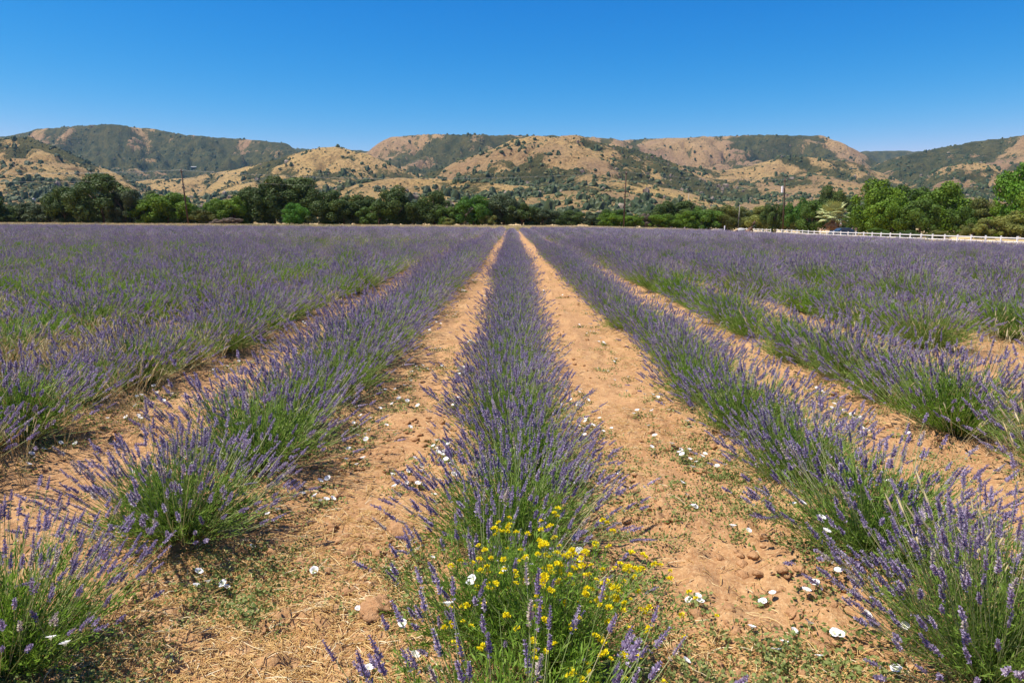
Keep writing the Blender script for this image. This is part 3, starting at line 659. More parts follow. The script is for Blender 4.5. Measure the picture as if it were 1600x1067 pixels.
# ------------------------------------------------------------------ bindweed
def bind_flower():
    n = 20; V = [(0, 0, -.022)]; rn = [0.0]
    for r0, z, c in ((.004, -.012, .1), (.010, .000, .3), (.020, .007, .8), (.025, .0075, 1)):
        for k in range(n):
            a = 2 * math.pi * k / n; w_ = 1 + (.05 * math.cos(5 * a) if r0 > .012 else 0)
            V.append((r0 * w_ * math.cos(a), r0 * w_ * math.sin(a), z + (.0012 * math.cos(10 * a) if r0 > .015 else 0))); rn.append(c)
    F3 = np.array([(0, 1 + k, 1 + (k + 1) % n) for k in range(n)]); F4 = np.array([(1 + r * n + k, 1 + r * n + (k + 1) % n, 1 + (r + 1) * n + (k + 1) % n, 1 + (r + 1) * n + k) for r in range(3) for k in range(n)])
    return mesh_np('flower', V, [F3, F4], M['petal'], {'rnd': rn}, True)
BF = bind_flower()
ST = MB().tube([(0, 0, 0), (.005, 0, .5), (0, 0, .95)], .0012, 4, False).mesh('stem', M['weed'])
def bind_leaves(seed, pts):
    r_ = np.random.default_rng(seed); Vs, Qs = [], []; off = 0
    for (cx, cy) in pts:
        n = 26; P = np.stack([cx + r_.normal(0, .045, n), cy + r_.normal(0, .045, n), r_.uniform(.005, .03, n)], -1)
        D = r_.normal(0, 1, (n, 3)); D[:, 2] = r_.uniform(.0, .6, n); D /= np.linalg.norm(D, axis=1)[:, None]
        V, Q = leaf_quads(P, D, r_.uniform(.015, .032, n), r_.uniform(.005, .010, n), r_); Vs.append(V); Qs.append(Q + off); off += len(V)
    return mesh_np('leaves', np.concatenate(Vs), np.concatenate(Qs), M['weed'])
patches = [
 ([(310, 886), (307, 911), (326, 917), (354, 910), (348, 904)], .035, 'bindweed with five white blooms clustered beside the nearest left lavender'),
 ([(394, 849)], .03, 'single white bindweed bloom right of the second nearest left-row lavender'), ([(491, 892)], .03, 'lone white bindweed bloom on the straw of the left path'),
 ([(80, 999), (99, 987)], .22, 'two white bindweed blooms against the lavender foliage in the bottom left corner'), ([(560, 947)], .04, 'white bindweed bloom touched by a yellow blossom in the left path'),
 ([(629, 967)], .06, 'large white bindweed bloom on the left flank of the yellow wildflowers'), ([(648, 1014)], .08, 'white bindweed bloom low on the left of the yellow wildflowers'),
 ([(577, 1042)], .04, 'tilted white bindweed bloom at the bottom edge of the left path'), ([(653, 857), (676, 866)], .06, 'two white bindweed blooms just in front of the large tan clod'),
 ([(613, 883)], .03, 'white bindweed bloom on bare soil left of the pair by the clod'), ([(604, 665), (641, 668)], .03, 'two white bindweed blooms apart in the left path, far from the clods'),
 ([(553, 675), (500, 690)], .03, 'two white bindweed blooms at the right foot of the first left row'), ([(927, 667), (935, 668), (919, 665)], .03, 'three white bindweed blooms at the right foot of the central row'),
 ([(1076, 939), (1091, 926), (1094, 936)], .035, 'three white bindweed blooms on straw in the right path'), ([(1193, 940), (1207, 930), (1190, 938)], .035, 'bindweed with three white blooms beside crossed dry stalks'),
 ([(1260, 922), (1273, 918)], .04, 'small and large white bindweed blooms under the first right row lavender'), ([(1175, 977)], .035, 'round white bindweed bloom on open soil of the right path'),
 ([(1265, 970)], .035, 'white bindweed bloom beside the reddish clod'), ([(1241, 990), (1226, 999)], .035, 'two white bindweed blooms diagonally paired on weeds of the right path'),
 ([(1213, 1014)], .035, 'half closed white bindweed bloom at the edge of the weeds'), ([(1305, 983), (1314, 988)], .035, 'two touching white bindweed blooms on weeds left of the corner lavender'),
 ([(1280, 1025)], .035, 'largest white bindweed bloom near the bottom of the right path'), ([(1400, 1049)], .035, 'white bindweed bloom on bare soil near the bottom right'),
 ([(1356, 950)], .10, 'white bindweed bloom caught under leaning purple spikes at right'), ([(1413, 981)], .12, 'white bindweed bloom between spikes of the bottom right lavender'),
 ([(1073, 1028)], .035, 'white bindweed bloom at the bottom of the right path by straw'), ([(1145, 823), (1170, 829)], .03, 'two white bindweed blooms beside the pale clod of the right path'),
 ([(1066, 757), (1073, 767), (1083, 783), (1087, 791)], .03, 'four white bindweed blooms strung along the left foot of the right row'), ([(1077, 705), (1078, 724), (1064, 705)], .03, 'three white bindweed blooms just behind the string of four'),
 ([(1132, 722), (1120, 731)], .08, 'two white bindweed blooms at the foot of the dense right row bush'), ([(1045, 640), (1075, 655)], .03, 'two small white bindweed blooms beyond the dense right row bush'),
 ([(943, 579), (950, 580), (935, 577)], .02, 'three tiny white bindweed blooms far along the right path'), ([(418, 797), (433, 795)], .05, 'two white bindweed blooms right of the big left row lavender'),
 ([(68, 693), (96, 698), (118, 698)], .02, 'three white bindweed blooms on soil between the two nearest left rows'), ([(738, 905), (700, 945), (734, 910)], .30, 'white bindweed blooms climbing the left of the yellow wildflowers'),
 ([(790, 890), (820, 875), (812, 880), (827, 886)], .27, 'four white bindweed blooms between the two nearest central bushes'), ([(863, 871), (870, 872), (885, 870), (905, 866), (917, 872), (900, 872), (908, 888)], .20, 'seven white bindweed blooms behind the yellow wildflowers at their right'),
 ([(1310, 885), (1390, 890)], .15, 'two white bindweed blooms inside the second nearest right row bush'), ([(1284, 811), (1292, 825), (1240, 777), (1255, 785)], .25, 'four white bindweed blooms high among stems of the right row'),
 ([(975, 1035), (985, 1030)], .12, 'two white bindweed blooms at the lower right of the yellow wildflowers'), ([(592, 548), (570, 560), (600, 552)], .02, 'three tiny white bindweed blooms far up the left path'),
 ([(215, 620), (228, 628), (160, 625), (240, 605)], .03, 'four white bindweed blooms below the second left row'),
]
def patch(flowers, lab, seed, group=None, leafy=True):
    x0 = sum(f[0] for f in flowers) / len(flowers); y0 = sum(f[1] for f in flowers) / len(flowers)
    z0 = gzs(x0, y0); o = thing('bindweed', lab, 'bindweed', (x0, y0, z0), 0, group)
    r_ = random.Random(seed)
    if leafy:
        c = link('leaves', bind_leaves(seed, [(f[0] - x0, f[1] - y0) for f in flowers]), o); c['kind'] = 'stuff'
    for fx, fy, h in flowers:
        s = r_.uniform(.58, .84); z = gzs(fx, fy) + h - z0
        link('flower', BF, o, (fx - x0, fy - y0, z), (r_.uniform(.1, .6), r_.uniform(-.3, .3), r_.uniform(0, 6)), (s, s, s))
        link('stem', ST, o, (fx - x0, fy - y0, -.01), None, (1, 1, max(z, .01)))
for i, (pl, h, lab) in enumerate(patches):
    fl = [(*at_ground(px, py, h + float(gzs(*at_ground(px, py)))), h + random.uniform(-.008, .012)) for px, py in pl]
    patch(fl, lab, i)
rb = random.Random(4)
for i in range(210):
    k = rb.choice([-4, -3, -2, -2, -1, -1, 0, 0, 0, 1, 1, 1, 2, 2, 3, 4]); y = 4.0 * 5.5 ** rb.random(); x = row_x(k) + rb.choice([-1, 1]) * rb.uniform(.45, .72)
    if abs(x) / y > .78: continue
    fl = [(x + rb.gauss(0, .09), y + rb.gauss(0, .12), rb.uniform(.03, .07)) for _ in range(rb.randint(1, 5))]
    sd_ = 'left' if x < row_x(k) else 'right'
    patch(fl, 'tiny white bindweed blooms along the %s foot of %s' % (sd_, rown(k)), 500 + i, 'white bindweed along the %s of %s' % (sd_, rown(k)))

# ------------------------------------------------------------------ yellow wildflower
def blossom_mesh(seed):
    r_ = np.random.default_rng(seed); n = 34; ph = r_.uniform(0, 6.28, n); q_ = r_.random(n) ** .6
    P = np.stack([np.cos(ph) * q_ * .006, np.sin(ph) * q_ * .006, .004 * (1 - q_)], -1)
    D = np.stack([np.cos(ph) * q_, np.sin(ph) * q_, 1.0 - .6 * q_], -1) + r_.normal(0, .15, (n, 3)); D /= np.linalg.norm(D, axis=1)[:, None]
    V, Q = leaf_quads(P, D, r_.uniform(.007, .011, n), np.full(n, .0034), r_); return mesh_np('blossom', V, Q, M['yellow'], {'rnd': np.repeat(r_.random(n), 4)})
BL = [blossom_mesh(i) for i in range(3)]
wx, wy = .16, 2.32; wz = gzs(wx, wy)
wf = thing('yellow_wildflower', 'wild plant covered in small yellow blossoms at the front of the central row', 'wildflower', (wx, wy, wz))
r_ = np.random.default_rng(77); ns = 190
ph = r_.uniform(0, 6.283, ns); ti = R(64) * r_.random(ns) ** .75
d = np.stack([np.sin(ti) * np.cos(ph), np.sin(ti) * np.sin(ph), np.cos(ti)], -1); L = r_.uniform(.34, .60, ns)
tv = np.linspace(0, 1, 5); C = d[:, None] * (L[:, None] * tv)[..., None] + r_.normal(0, .03, (ns, 1, 3)) * (tv ** 2)[None, :, None]; C[..., 2] += .02
V, Q, rn = tubes(C, np.broadcast_to(np.linspace(.0018, .001, 5), (ns, 5)), 3, r_.uniform(.0, .5, ns), r_)
tag(link('stems', mesh_np('stems', V, Q, M['stem'], {'rnd': rn}), wf), kind='stuff')
nl = ns * 48; si = np.repeat(np.arange(ns), 48); u = r_.random(nl) * .93
P = d[si] * (L[si] * u)[:, None] + [0, 0, .02]; D = d[si] * .5 + r_.normal(0, .6, (nl, 3)); D[:, 2] += .3; D /= np.linalg.norm(D, axis=1)[:, None]
V, Q = leaf_quads(P, D, r_.uniform(.02, .04, nl), r_.uniform(.0018, .003, nl), r_)
tag(link('foliage', mesh_np('foliage', V, Q, M['leaf'], {'rnd': np.repeat(np.clip(r_.normal(.45, .2, nl), 0, 1), 4)}), wf), kind='stuff')
for i in range(ns):
    for k in range(2 if r_.random() < .5 else 1):
        if i > 185: continue
        e = C[i, -1] + (r_.normal(0, .012, 3) if k else 0); s = r_.uniform(.7, 1.15)
        e[2] -= .0
        link('blossom', BL[i % 3], wf, tuple(e), (r_.uniform(-.4, .4), r_.uniform(-.4, .4), r_.uniform(0, 6)), (s, s, s))

# ------------------------------------------------------------------ trees
def crown_mesh(seed, nlobes=34, nleaf=12000, flat=1.0, leaf=.058, top=.0):
    r_ = np.random.default_rng(seed); C = []; 
    while len(C) < nlobes:
        p = r_.uniform(-1, 1, 3)
        if np.linalg.norm(p) > 1 or np.linalg.norm(p) < .3: continue
        if p[2] < -.55 and r_.random() < .4: continue
        C.append(p * [.84, .84, .84])
    C = np.array(C); Rl = r_.uniform(.11, .31, nlobes)
    k = r_.choice(nlobes, nleaf, p=Rl ** 2 / (Rl ** 2).sum()); nrm = r_.normal(size=(nleaf, 3)); nrm[:, 2] += .25; nrm /= np.linalg.norm(nrm, axis=1)[:, None]
    P = C[k] + nrm * (Rl[k] * r_.uniform(.72, 1.08, nleaf))[:, None]
    P += r_.normal(0, .012, P.shape)
    D = np.cross(nrm, r_.normal(size=(nleaf, 3))); D += nrm * r_.uniform(-.5, .7, (nleaf, 1)); D /= np.linalg.norm(D, axis=1)[:, None]
    L = leaf * r_.uniform(.6, 1.4, nleaf); P -= D * (L / 2)[:, None]
    n2 = nrm + r_.normal(0, .45, nrm.shape); sd_ = np.cross(D, n2); sd_ /= np.linalg.norm(sd_, axis=1)[:, None]
    V = np.stack([P, P + D * (L * .5)[:, None] + sd_ * (L * .42)[:, None], P + D * L[:, None], P + D * (L * .5)[:, None] - sd_ * (L * .42)[:, None]], 1).reshape(-1, 3); Q = np.arange(4 * nleaf).reshape(-1, 4)
    V = V.copy(); V[:, 2] = (V[:, 2] + 1) / 2   # 0..1 high
    rn = np.repeat(np.clip(r_.random(nlobes)[k] * .5 + r_.random(nleaf) * .5, 0, 1), 4)
    return mesh_np('crown', V, Q, M['tree'], {'rnd': rn})
CR = [crown_mesh(i, [44, 36, 52, 40, 34, 48][i], 13000) for i in range(6)]
def trunk_mesh(seed):
    r_ = random.Random(seed); mb = MB(); top = Vector((r_.uniform(-.06, .06), r_.uniform(-.06, .06), .5))
    mb.tube([(0, 0, -.03), (0.01, 0, .12), (top.x * .6, top.y * .6, .3), tuple(top)], [.075, .06, .05, .03], 7)
    for k in range(5):
        a = k * 1.26 + r_.uniform(-.3, .3); z0 = r_.uniform(.16, .4); e = Vector((math.cos(a) * .6, math.sin(a) * .6, z0 + r_.uniform(.2, .4)))
        mb.tube([(0, 0, z0), (e.x * .5, e.y * .5, z0 + (e.z - z0) * .6), tuple(e)], [.035, .024, .008], 5)
    return mb.mesh('trunk', M['bark'], True)
TR = [trunk_mesh(i) for i in range(4)]
DK, BR, OL, GR, YO, GY_ = (.072, .115, .022), (.12, .21, .012), (.14, .16, .035), (.075, .105, .045), (.20, .22, .05), (.24, .19, .15)
MD = (.085, .15, .018)
trees = [ # px, top, halfwidth px, colour, Y, label
 (6, 304, 30, DK, 142, 'dark oak cut by the left edge of the photo'), (40, 317, 22, OL, 150, 'low olive shrub next to the dark oak at the left edge'), (66, 318, 24, GR, 150, 'grey-green shrub before the pale roofs at far left'),
 (98, 313, 30, GR, 148, 'wide grey-green tree left of the tallest dark oak'), (122, 294, 24, DK, 146, 'dark oak leaning against the left side of the tallest oak'), (150, 290, 34, DK, 150, 'dark oak directly behind the tallest left oak'),
 (180, 272, 42, DK, 142, 'tallest dark oak on the left half of the treeline'), (213, 290, 22, GR, 140, 'layered grey-green tree with a bare trunk right of the tallest oak'), (203, 322, 16, OL, 141, 'short olive bush under the layered grey-green tree'),
 (243, 310, 26, BR, 141, 'bright green tree left of the leaning utility pole, smaller of two'), (278, 303, 34, BR, 143, 'broad bright green tree just left of the leaning utility pole'), (262, 302, 22, DK, 160, 'dark crown showing behind the broad bright green tree'),
 (312, 318, 18, MD, 146, 'green tree directly behind the leaning utility pole'), (335, 325, 18, OL, 142, 'yellowish olive shrub right of the leaning utility pole'), (354, 312, 18, BR, 145, 'bright round tree above the dead brush'),
 (378, 303, 24, BR, 143, 'bright tree next to the big oak group'), (405, 294, 26, DK, 146, 'dark oak at the left end of the big oak group'), (440, 280, 36, DK, 148, 'tall dark oak in the big group, left of its middle'),
 (478, 278, 38, DK, 150, 'tallest oak of the big group behind the small bright tree'), (515, 290, 32, DK, 147, 'broad dark oak right of the small bright tree'), (470, 319, 18, (.08, .22, .015), 139, 'small vivid green tree standing before the big oaks'),
 (545, 302, 30, DK, 146, 'dark oak below the golden knoll, left of two'), (575, 306, 28, DK, 148, 'dark oak below the golden knoll, right of two'), (622, 294, 30, DK, 145, 'peaked dark oak right of the golden knoll'),
 (598, 316, 26, MD, 144, 'mid green oak before the peaked dark oak'), (652, 312, 24, DK, 146, 'dark oak left of the twin-topped oaks'), (682, 301, 26, DK, 146, 'twin-topped dark oak left of the bright round tree'),
 (700, 318, 20, MD, 144, 'lower oak at the left foot of the bright round tree'), (742, 307, 25, (.07, .17, .015), 143, 'bright round tree left of the vanishing point of the rows'), (722, 320, 14, GY_, 149, 'bare grey tree behind the bright round tree'),
 (704, 341, 9, YO, 141, 'small yellowish bush at the foot of the oaks, left of two'), (764, 333, 12, YO, 141, 'small yellowish bush right of the bright round tree'), (788, 306, 32, GR, 148, 'grey-green tree above the end of the central row'),
 (815, 314, 24, DK, 146, 'dark tree at the end of the central row'), (845, 326, 24, GR, 148, 'low grey-green tree right of the central row'), (888, 330, 22, DK, 150, 'low dark oak before the bare golden gully'),
 (922, 337, 14, GR, 148, 'small grey-green shrub right of the golden gully'), (955, 324, 22, MD, 152, 'dark green tree behind the central utility pole'), (948, 334, 18, BR, 146, 'bright low tree at the left foot of the central utility pole'),
 (984, 333, 16, BR, 146, 'bright low tree right of the central utility pole'), (1003, 334, 9, GY_, 146, 'bare grey shrub between the bright low trees'), (1028, 317, 24, DK, 156, 'dark oak left of the grey far pole'),
 (1060, 314, 28, DK, 158, 'dark oak behind the grey far pole'), (1024, 332, 22, BR, 146, 'bright round shrub tree before the dark oaks'), (1064, 331, 18, BR, 146, 'bright low tree under the grey far pole'),
 (1090, 321, 26, (.10, .19, .02), 147, 'bright leafy tree right of the grey far pole'), (1120, 322, 24, OL, 148, 'olive tree behind the pale utility box'), (1150, 325, 20, OL, 172, 'olive tree behind the grey tank'),
 (1182, 322, 24, YO, 168, 'yellow-green tree left of the transformer pole'), (1196, 313, 16, DK, 155, 'dark crown behind the transformer pole'), (1222, 327, 20, YO, 165, 'yellow-green tree right of the transformer pole'),
 (1240, 305, 22, (.06, .15, .015), 150, 'green tree right of the transformer pole'), (1256, 314, 24, MD, 140, 'dark green tree left of the palm'), (1280, 295, 24, DK, 216, 'dark pointed tree behind the palm'),
 (1303, 308, 16, DK, 216, 'dark tree behind the grey house roof'), (1326, 315, 18, MD, 146, 'green tree right of the grey house roof'), (1352, 284, 34, BR, 128, 'tall bright green tree right of the house'),
 (1378, 302, 30, BR, 120, 'lower bright green tree in the middle of the big bright group'), (1400, 292, 34, MD, 130, 'bright green tree in the middle of the big bright group, behind'), (1447, 290, 38, BR, 122, 'broad bright green tree at the right of the big bright group'),
 (1420, 310, 28, MD, 116, 'green tree in front of the big bright group'), (1478, 318, 22, MD, 118, 'small green tree at the right foot of the big bright group'), (1505, 312, 26, OL, 118, 'olive tree between the bright group and the right edge tree'),
 (1536, 310, 24, OL, 122, 'olive tree left of the tall right edge tree'), (1582, 252, 38, (.10, .22, .015), 108, 'tallest bright tree cut by the right edge of the photo'), (1612, 290, 34, BR, 100, 'bright tree at the right edge below the tallest one'),
 (1545, 322, 26, BR, 112, 'bright green shrub under the tallest right tree'), (1530, 336, 24, YO, 104, 'yellow-green shrub behind the fence, left of two'), (1578, 330, 34, YO, 102, 'wide yellow-green shrub behind the fence at the right edge'),
 (1502, 346, 16, OL, 106, 'low olive shrub behind the fence'), (1400, 360, 17, DK, 105, 'low dark shrub behind the fence under the big bright group, left of two'), (1452, 360, 18, OL, 100, 'low olive shrub behind the fence under the big bright group, right of two'), (1355, 356, 15, MD, 112, 'low green shrub behind the fence right of the blue car'),
 (-60, 296, 46, DK, 146, 'dark oak beyond the left edge'), (1700, 285, 60, BR, 100, 'bright tree beyond the right edge'),
 (20, 332, 20, DK, 141, 'low dark shrub in front of the left edge oak'), (372, 340, 16, GY_, 140, 'greyish dead brush pile between the bright trees'), (352, 343, 10, GY_, 139, 'small dead brush beside the larger dead brush pile'),
]
SCALE_T = 1 / (F_PX * math.cos(PITCH)) 
for i, (px, top, hw, col, Y, lab) in enumerate(trees):
    X = (px - CX) * Y * SCALE_T; zb = gzs(X, Y); zt = EYE + (HOR - top) * Y / 1115
    H = zt - zb; Rw = hw * Y * SCALE_T
    kind = 'shrub' if ('shrub' in lab or 'brush' in lab or 'bush' in lab) and 'tree' not in lab else 'tree'
    nm = {'tree': 'oak_tree' if 'oak' in lab else 'leafy_tree', 'shrub': 'shrub'}[kind]
    o = thing(nm, lab, kind, (X, Y, zb), 0, 'trees and shrubs behind the lavender field')
    rz = (i * 2.399) % 6.28
    low = .02 if H < 8 else .04
    c = link('crown', CR[i % 6], o, (0, 0, -H * (.12 if px > 1240 else .07)), (0, 0, rz), (Rw * 1.28, Rw * 1.28, H * (1.13 if px > 1240 else 1.08))); c.color = (*col, 1); c['kind'] = 'stuff'
    link('trunk', TR[i % 4], o, (0, 0, 0), (0, 0, rz), (min(Rw, 4), min(Rw, 4), H))
# a second, far belt of wood at the hill foot
nb = 420; x = rng.uniform(-260, 230, nb); y = rng.uniform(175, 330, nb); s = rng.uniform(2.0, 4.5, nb)
far_cr = [crown_mesh(60 + i, 14, 900, leaf=.16) for i in range(3)]
t = NT('woodland'); M['wood'] = t.leafy(t.mix(objrand(t), (.030, .050, .020), (.07, .085, .035)), .2)
for m_ in far_cr: m_.materials.clear(); m_.materials.append(M['wood'])
rot = np.zeros((nb, 3)); rot[:, 2] = rng.uniform(0, 6.28, nb)
scatter('distant_woodland', np.stack([x, y, base_z(x, y) - .3], -1), rot, np.stack([s, s, s * 1.25], -1), rng.integers(0, 3, nb), far_cr)

# ------------------------------------------------------------------ palm
X = (1287 - CX) * 124 * SCALE_T; Y = 124; zb = gzs(X, Y)
pal = thing('fan_palm', 'short fan palm with pale fronds and brown dead skirt before the house', 'palm tree', (X, Y, zb))
mb = MB(); mb.tube([(0, 0, -.1), (0, 0, 1.4), (.05, 0, 3.3)], [.42, .36, .30], 10); mb.build('trunk', M['bark'], pal, smooth=True)
def frond_mesh(mat):
    mb = MB(); mb.tube([(0, 0, 0), (.6, 0, .06), (1.15, 0, .04)], [.025, .018, .012], 4)
    nb_ = 13
    for k in range(nb_):
        a = R(-100 + 200 * k / (nb_ - 1)); L_ = .95 - .22 * abs(k - 6) / 6
        d_ = Vector((math.cos(a), math.sin(a), 0)); s_ = Vector((-d_.y, d_.x, 0)); b = Vector((1.1, 0, .04))
        m_ = b + d_ * L_ * .55 + Vector((0, 0, .03)); e = b + d_ * L_ + Vector((0, 0, -.16))
        mb.poly([b, m_ + s_ * .09, e, m_ - s_ * .09, m_ + Vector((0, 0, .03))], [(0, 1, 4), (1, 2, 4), (2, 3, 4), (3, 0, 4)])
    return mb.mesh('frond', mat)
fm, fd = frond_mesh(M['frond']), frond_mesh(M['dead_frond']); rp = random.Random(3)
for k in range(38):
    el = R(-20 + 95 * (k / 37) ** 1.1 + rp.uniform(-8, 8)); s = rp.uniform(1.3, 1.6)
    link('frond', fm, pal, (0, 0, 3.3), (0, -el, k * 2.399), (s, s, s))
for k in range(18):
    o = link('frond', fd, pal, (0, 0, 2.8), (0, R(rp.uniform(35, 72)), k * 2.399), (1.0, 1.0, 1.0)); o['label'] = 'dead brown frond'

# ------------------------------------------------------------------ house and car
def px_x(px, Y): return (px - CX) * Y * SCALE_T
Y = 200; xc = px_x(1292, Y); zb = gzs(xc, Y)
hs = thing('house', 'low pinkish house with a grey gabled roof behind the palm', 'house', (xc, Y, zb))
W_, Dp, Hh = 9.0, 8.0, 1.75
mb = MB(); mb.box((0, 0, Hh / 2), (W_, Dp, Hh)); mb.poly([(-W_/2, -Dp/2, Hh), (W_/2, -Dp/2, Hh), (-W_/2, Dp/2, Hh), (W_/2, Dp/2, Hh), (-W_/2, 0, Hh + .85), (W_/2, 0, Hh + .85)], [(0, 2, 4), (1, 5, 3)]); mb.build('wall', M['house_wall'], hs)
for sg in (-1, 1):
    mb = MB(); e = sg * (Dp / 2 + .4)
    mb.poly([(-W_/2 - .35, e, Hh - .12), (W_/2 + .35, e, Hh - .12), (W_/2 + .35, 0, Hh + .90), (-W_/2 - .35, 0, Hh + .90),
             (-W_/2 - .35, e, Hh + .02), (W_/2 + .35, e, Hh + .02), (W_/2 + .35, 0, Hh + 1.02), (-W_/2 - .35, 0, Hh + 1.02)],
            [(0, 1, 2, 3), (4, 5, 6, 7), (0, 1, 5, 4), (1, 2, 6, 5), (3, 0, 4, 7)]); mb.build('roof_slope', M['roof'], hs)
mb = MB()
for wx_ in (-3.1, .3):
    f = MB().box((wx_, -Dp / 2 - .02, 1.1), (1.15, .08, .9)).build('window', M['trim'], hs); MB().box((wx_, -Dp / 2 - .065, 1.1), (.95, .03, .7)).build('pane', M['glass'], f)
d_ = MB().box((2.7, -Dp / 2 - .02, .9), (.85, .08, 1.75)).build('door', M['trim'], hs); MB().box((3.0, -Dp / 2 - .08, .9), (.06, .05, .12)).build('handle', M['steel'], d_)
Y = 120; xc = px_x(1304, Y); zb = gzs(xc, Y)
cr = thing('parked_car', 'dark blue car parked behind the white fence beside the palm', 'car', (xc, Y, zb), R(4))
pf = [(-2.1, .35), (-2.15, .75), (-1.9, .95), (-1.2, 1.0), (-.75, 1.42), (.75, 1.45), (1.45, 1.0), (2.05, .9), (2.15, .6), (2.1, .35)]
mb = MB(); n = len(pf); mb.poly([(x, -.85 + (.12 if z > 1.2 else 0), z) for x, z in pf] + [(x, .85 - (.12 if z > 1.2 else 0), z) for x, z in pf], [tuple(range(n)), tuple(range(2 * n - 1, n - 1, -1))] + [(i, i + n, (i + 1) % n + n, (i + 1) % n) for i in range(n)]); mb.build('body', M['car_blue'], cr)
for sx in (-1.3, 1.3):
    for sy in (-.78, .78):
        wh = MB().tube([(sx, sy - .1, .33), (sx, sy + .1, .33)], .33, 16).build('wheel', M['tyre'], cr); MB().tube([(sx, sy - .115, .33), (sx, sy + .115, .33)], .19, 12).build('rim', M['steel'], wh)
for x0, x1 in ((-.72, -.02), (.06, .75)):
    for sy in (-1, 1): MB().poly([(x0 * 1.15 if x0 < -.5 else x0, sy * .858, 1.03), (x1 * 1.35 if x1 > .5 else x1, sy * .858, 1.03), (x1, sy * .75, 1.38), (x0, sy * .75, 1.38)], [(0, 1, 2, 3)]).build('side_window', M['glass'], cr)
for sx in (-2.16, 2.13): MB().box((sx, -.6, .7), (.06, .3, .14)).build('headlight' if sx > 0 else 'tail_light', M['trim'], cr); MB().box((sx, .6, .7), (.06, .3, .14)).build('headlight' if sx > 0 else 'tail_light', M['trim'], cr)

# ------------------------------------------------------------------ white fence
def fence(y0, y1, lab, first=False):
    root = thing('ranch_fence', lab, 'fence', (FENCE_X, y0, gzs(FENCE_X, y0)), 0, 'white ranch fence')
    n = round((y1 - y0) / 2.44); z0 = gzs(FENCE_X, y0)
    pm = MB().box((0, 0, .46), (.125, .125, 1.0)).box((0, 0, .975), (.16, .16, .03)).poly([(-.07, -.07, .992), (.07, -.07, .992), (.07, .07, .992), (-.07, .07, .992), (0, 0, 1.03)], [(0, 1, 4), (1, 2, 4), (2, 3, 4), (3, 0, 4)]).mesh('post', M['white_paint'])
    rm = MB().box((0, 1.22, 0), (.04, 2.30, .105)).mesh('rail', M['white_paint'])
    zs = [gzs(FENCE_X, y0 + i * 2.44) - z0 for i in range(n + 1)]
    for i in range(n + 1):
        link('post', pm, root, (0, i * 2.44, zs[i]))
        if i < n:
            for h in (.44, .84): link('rail', rm, root, (0, i * 2.44, zs[i] + h), (math.atan2(zs[i + 1] - zs[i], 2.44), 0, 0))
fence(40.6, 138.2, 'long white two-rail ranch fence running along the right side of the field')
fence(141.6, 161.2, 'short far section of white two-rail fence beyond the gap')

# ------------------------------------------------------------------ utility poles
def upole(px, base, top_px, top_y, Y, lab, r0=.16, mat='pole_wood', arm=True, trans=False):
    X = px_x(px, Y); zb = gzs(X, Y); Xt = px_x(top_px, Y); zt = EYE + (HOR - top_y) * Y / 1115
    o = thing('utility_pole', lab, 'utility pole', (X, Y, zb)); tx, tz = Xt - X, zt - zb
    MB().tube([(0, 0, -.2), (tx * .5, 0, tz * .5), (tx, 0, tz)], [r0, r0 * .85, r0 * .65], 10).build('shaft', M[mat], o, smooth=True)
    if arm:
        a = MB().box((tx, -.12, tz - .45), (.35, .12, .12)).box((tx, .0, tz - .5), (.12, 1.3, .1)).build('crossarm', M[mat], o)
        for k in (-.55, .0, .55): MB().tube([(tx, k, tz - .45), (tx, k, tz - .28)], [.05, .035], 6).build('insulator', M['steel'], a)
    if trans:
        tr = MB().tube([(tx - .42, 0, tz * .74), (tx - .42, 0, tz * .74 + 1.2)], .22, 14).build('transformer', M['white_paint'], o); MB().tube([(tx - .42, 0, tz * .74 + 1.2), (tx - .42, 0, tz * .74 + 1.3)], [.23, .15], 14).build('lid', M['steel'], tr)
        MB().tube([(tx, 0, tz * .86), (tx + .3, 0, tz * .86 + .1)], .03, 5).build('bracket', M['steel'], o)
    return Vector((Xt, Y, zt))
p1 = upole(308.5, 352, 303.5, 266, 140, 'dark leaning wooden utility pole at the left of the treeline', trans=False)
p2 = upole(969.5, 356, 971.5, 269, 140, 'dark wooden utility pole right of the row ends', arm=True)
p3 = upole(1212, 362, 1210.5, 280, 142, 'brown utility pole carrying a white transformer', trans=True)
p4 = upole(1063, 335, 1067, 303, 165, 'thin pale grey pole rising above the bright trees', .09, 'grey_wood', False)
MB_ = upole(1143.5, 356, 1144.5, 321, 146, 'thin grey pole behind the grey tank', .07, 'grey_wood', False)
def wire(a, b, sag, nm='power_line', lab=''):
    pts = [a.lerp(b, i / 24) - Vector((0, 0, sag * 4 * (i / 24) * (1 - i / 24))) for i in range(25)]
    MB_ = MB().tube(pts, .008, 4).build(nm, M['wire']); tag(MB_, lab, 'power line', 'overhead power lines')
for k, zz in ((.55, 0), (-.55, 0), (0, -1.6)):
    off = Vector((0, k, zz - .25)); which = {.55: 'rear upper', -.55: 'front upper', 0: 'lower'}[k]
    wire(p1 + off, p2 + off, 1.5, lab='%s thin wire between the leaning pole and the central pole' % which)
    wire(p2 + off, p3 + off, .6, lab='%s thin wire between the central pole and the transformer pole' % which)
    wire(p1 + off, p1 + off + Vector((-60, 0, .3)), .8, lab='%s thin wire running left from the leaning pole' % which)

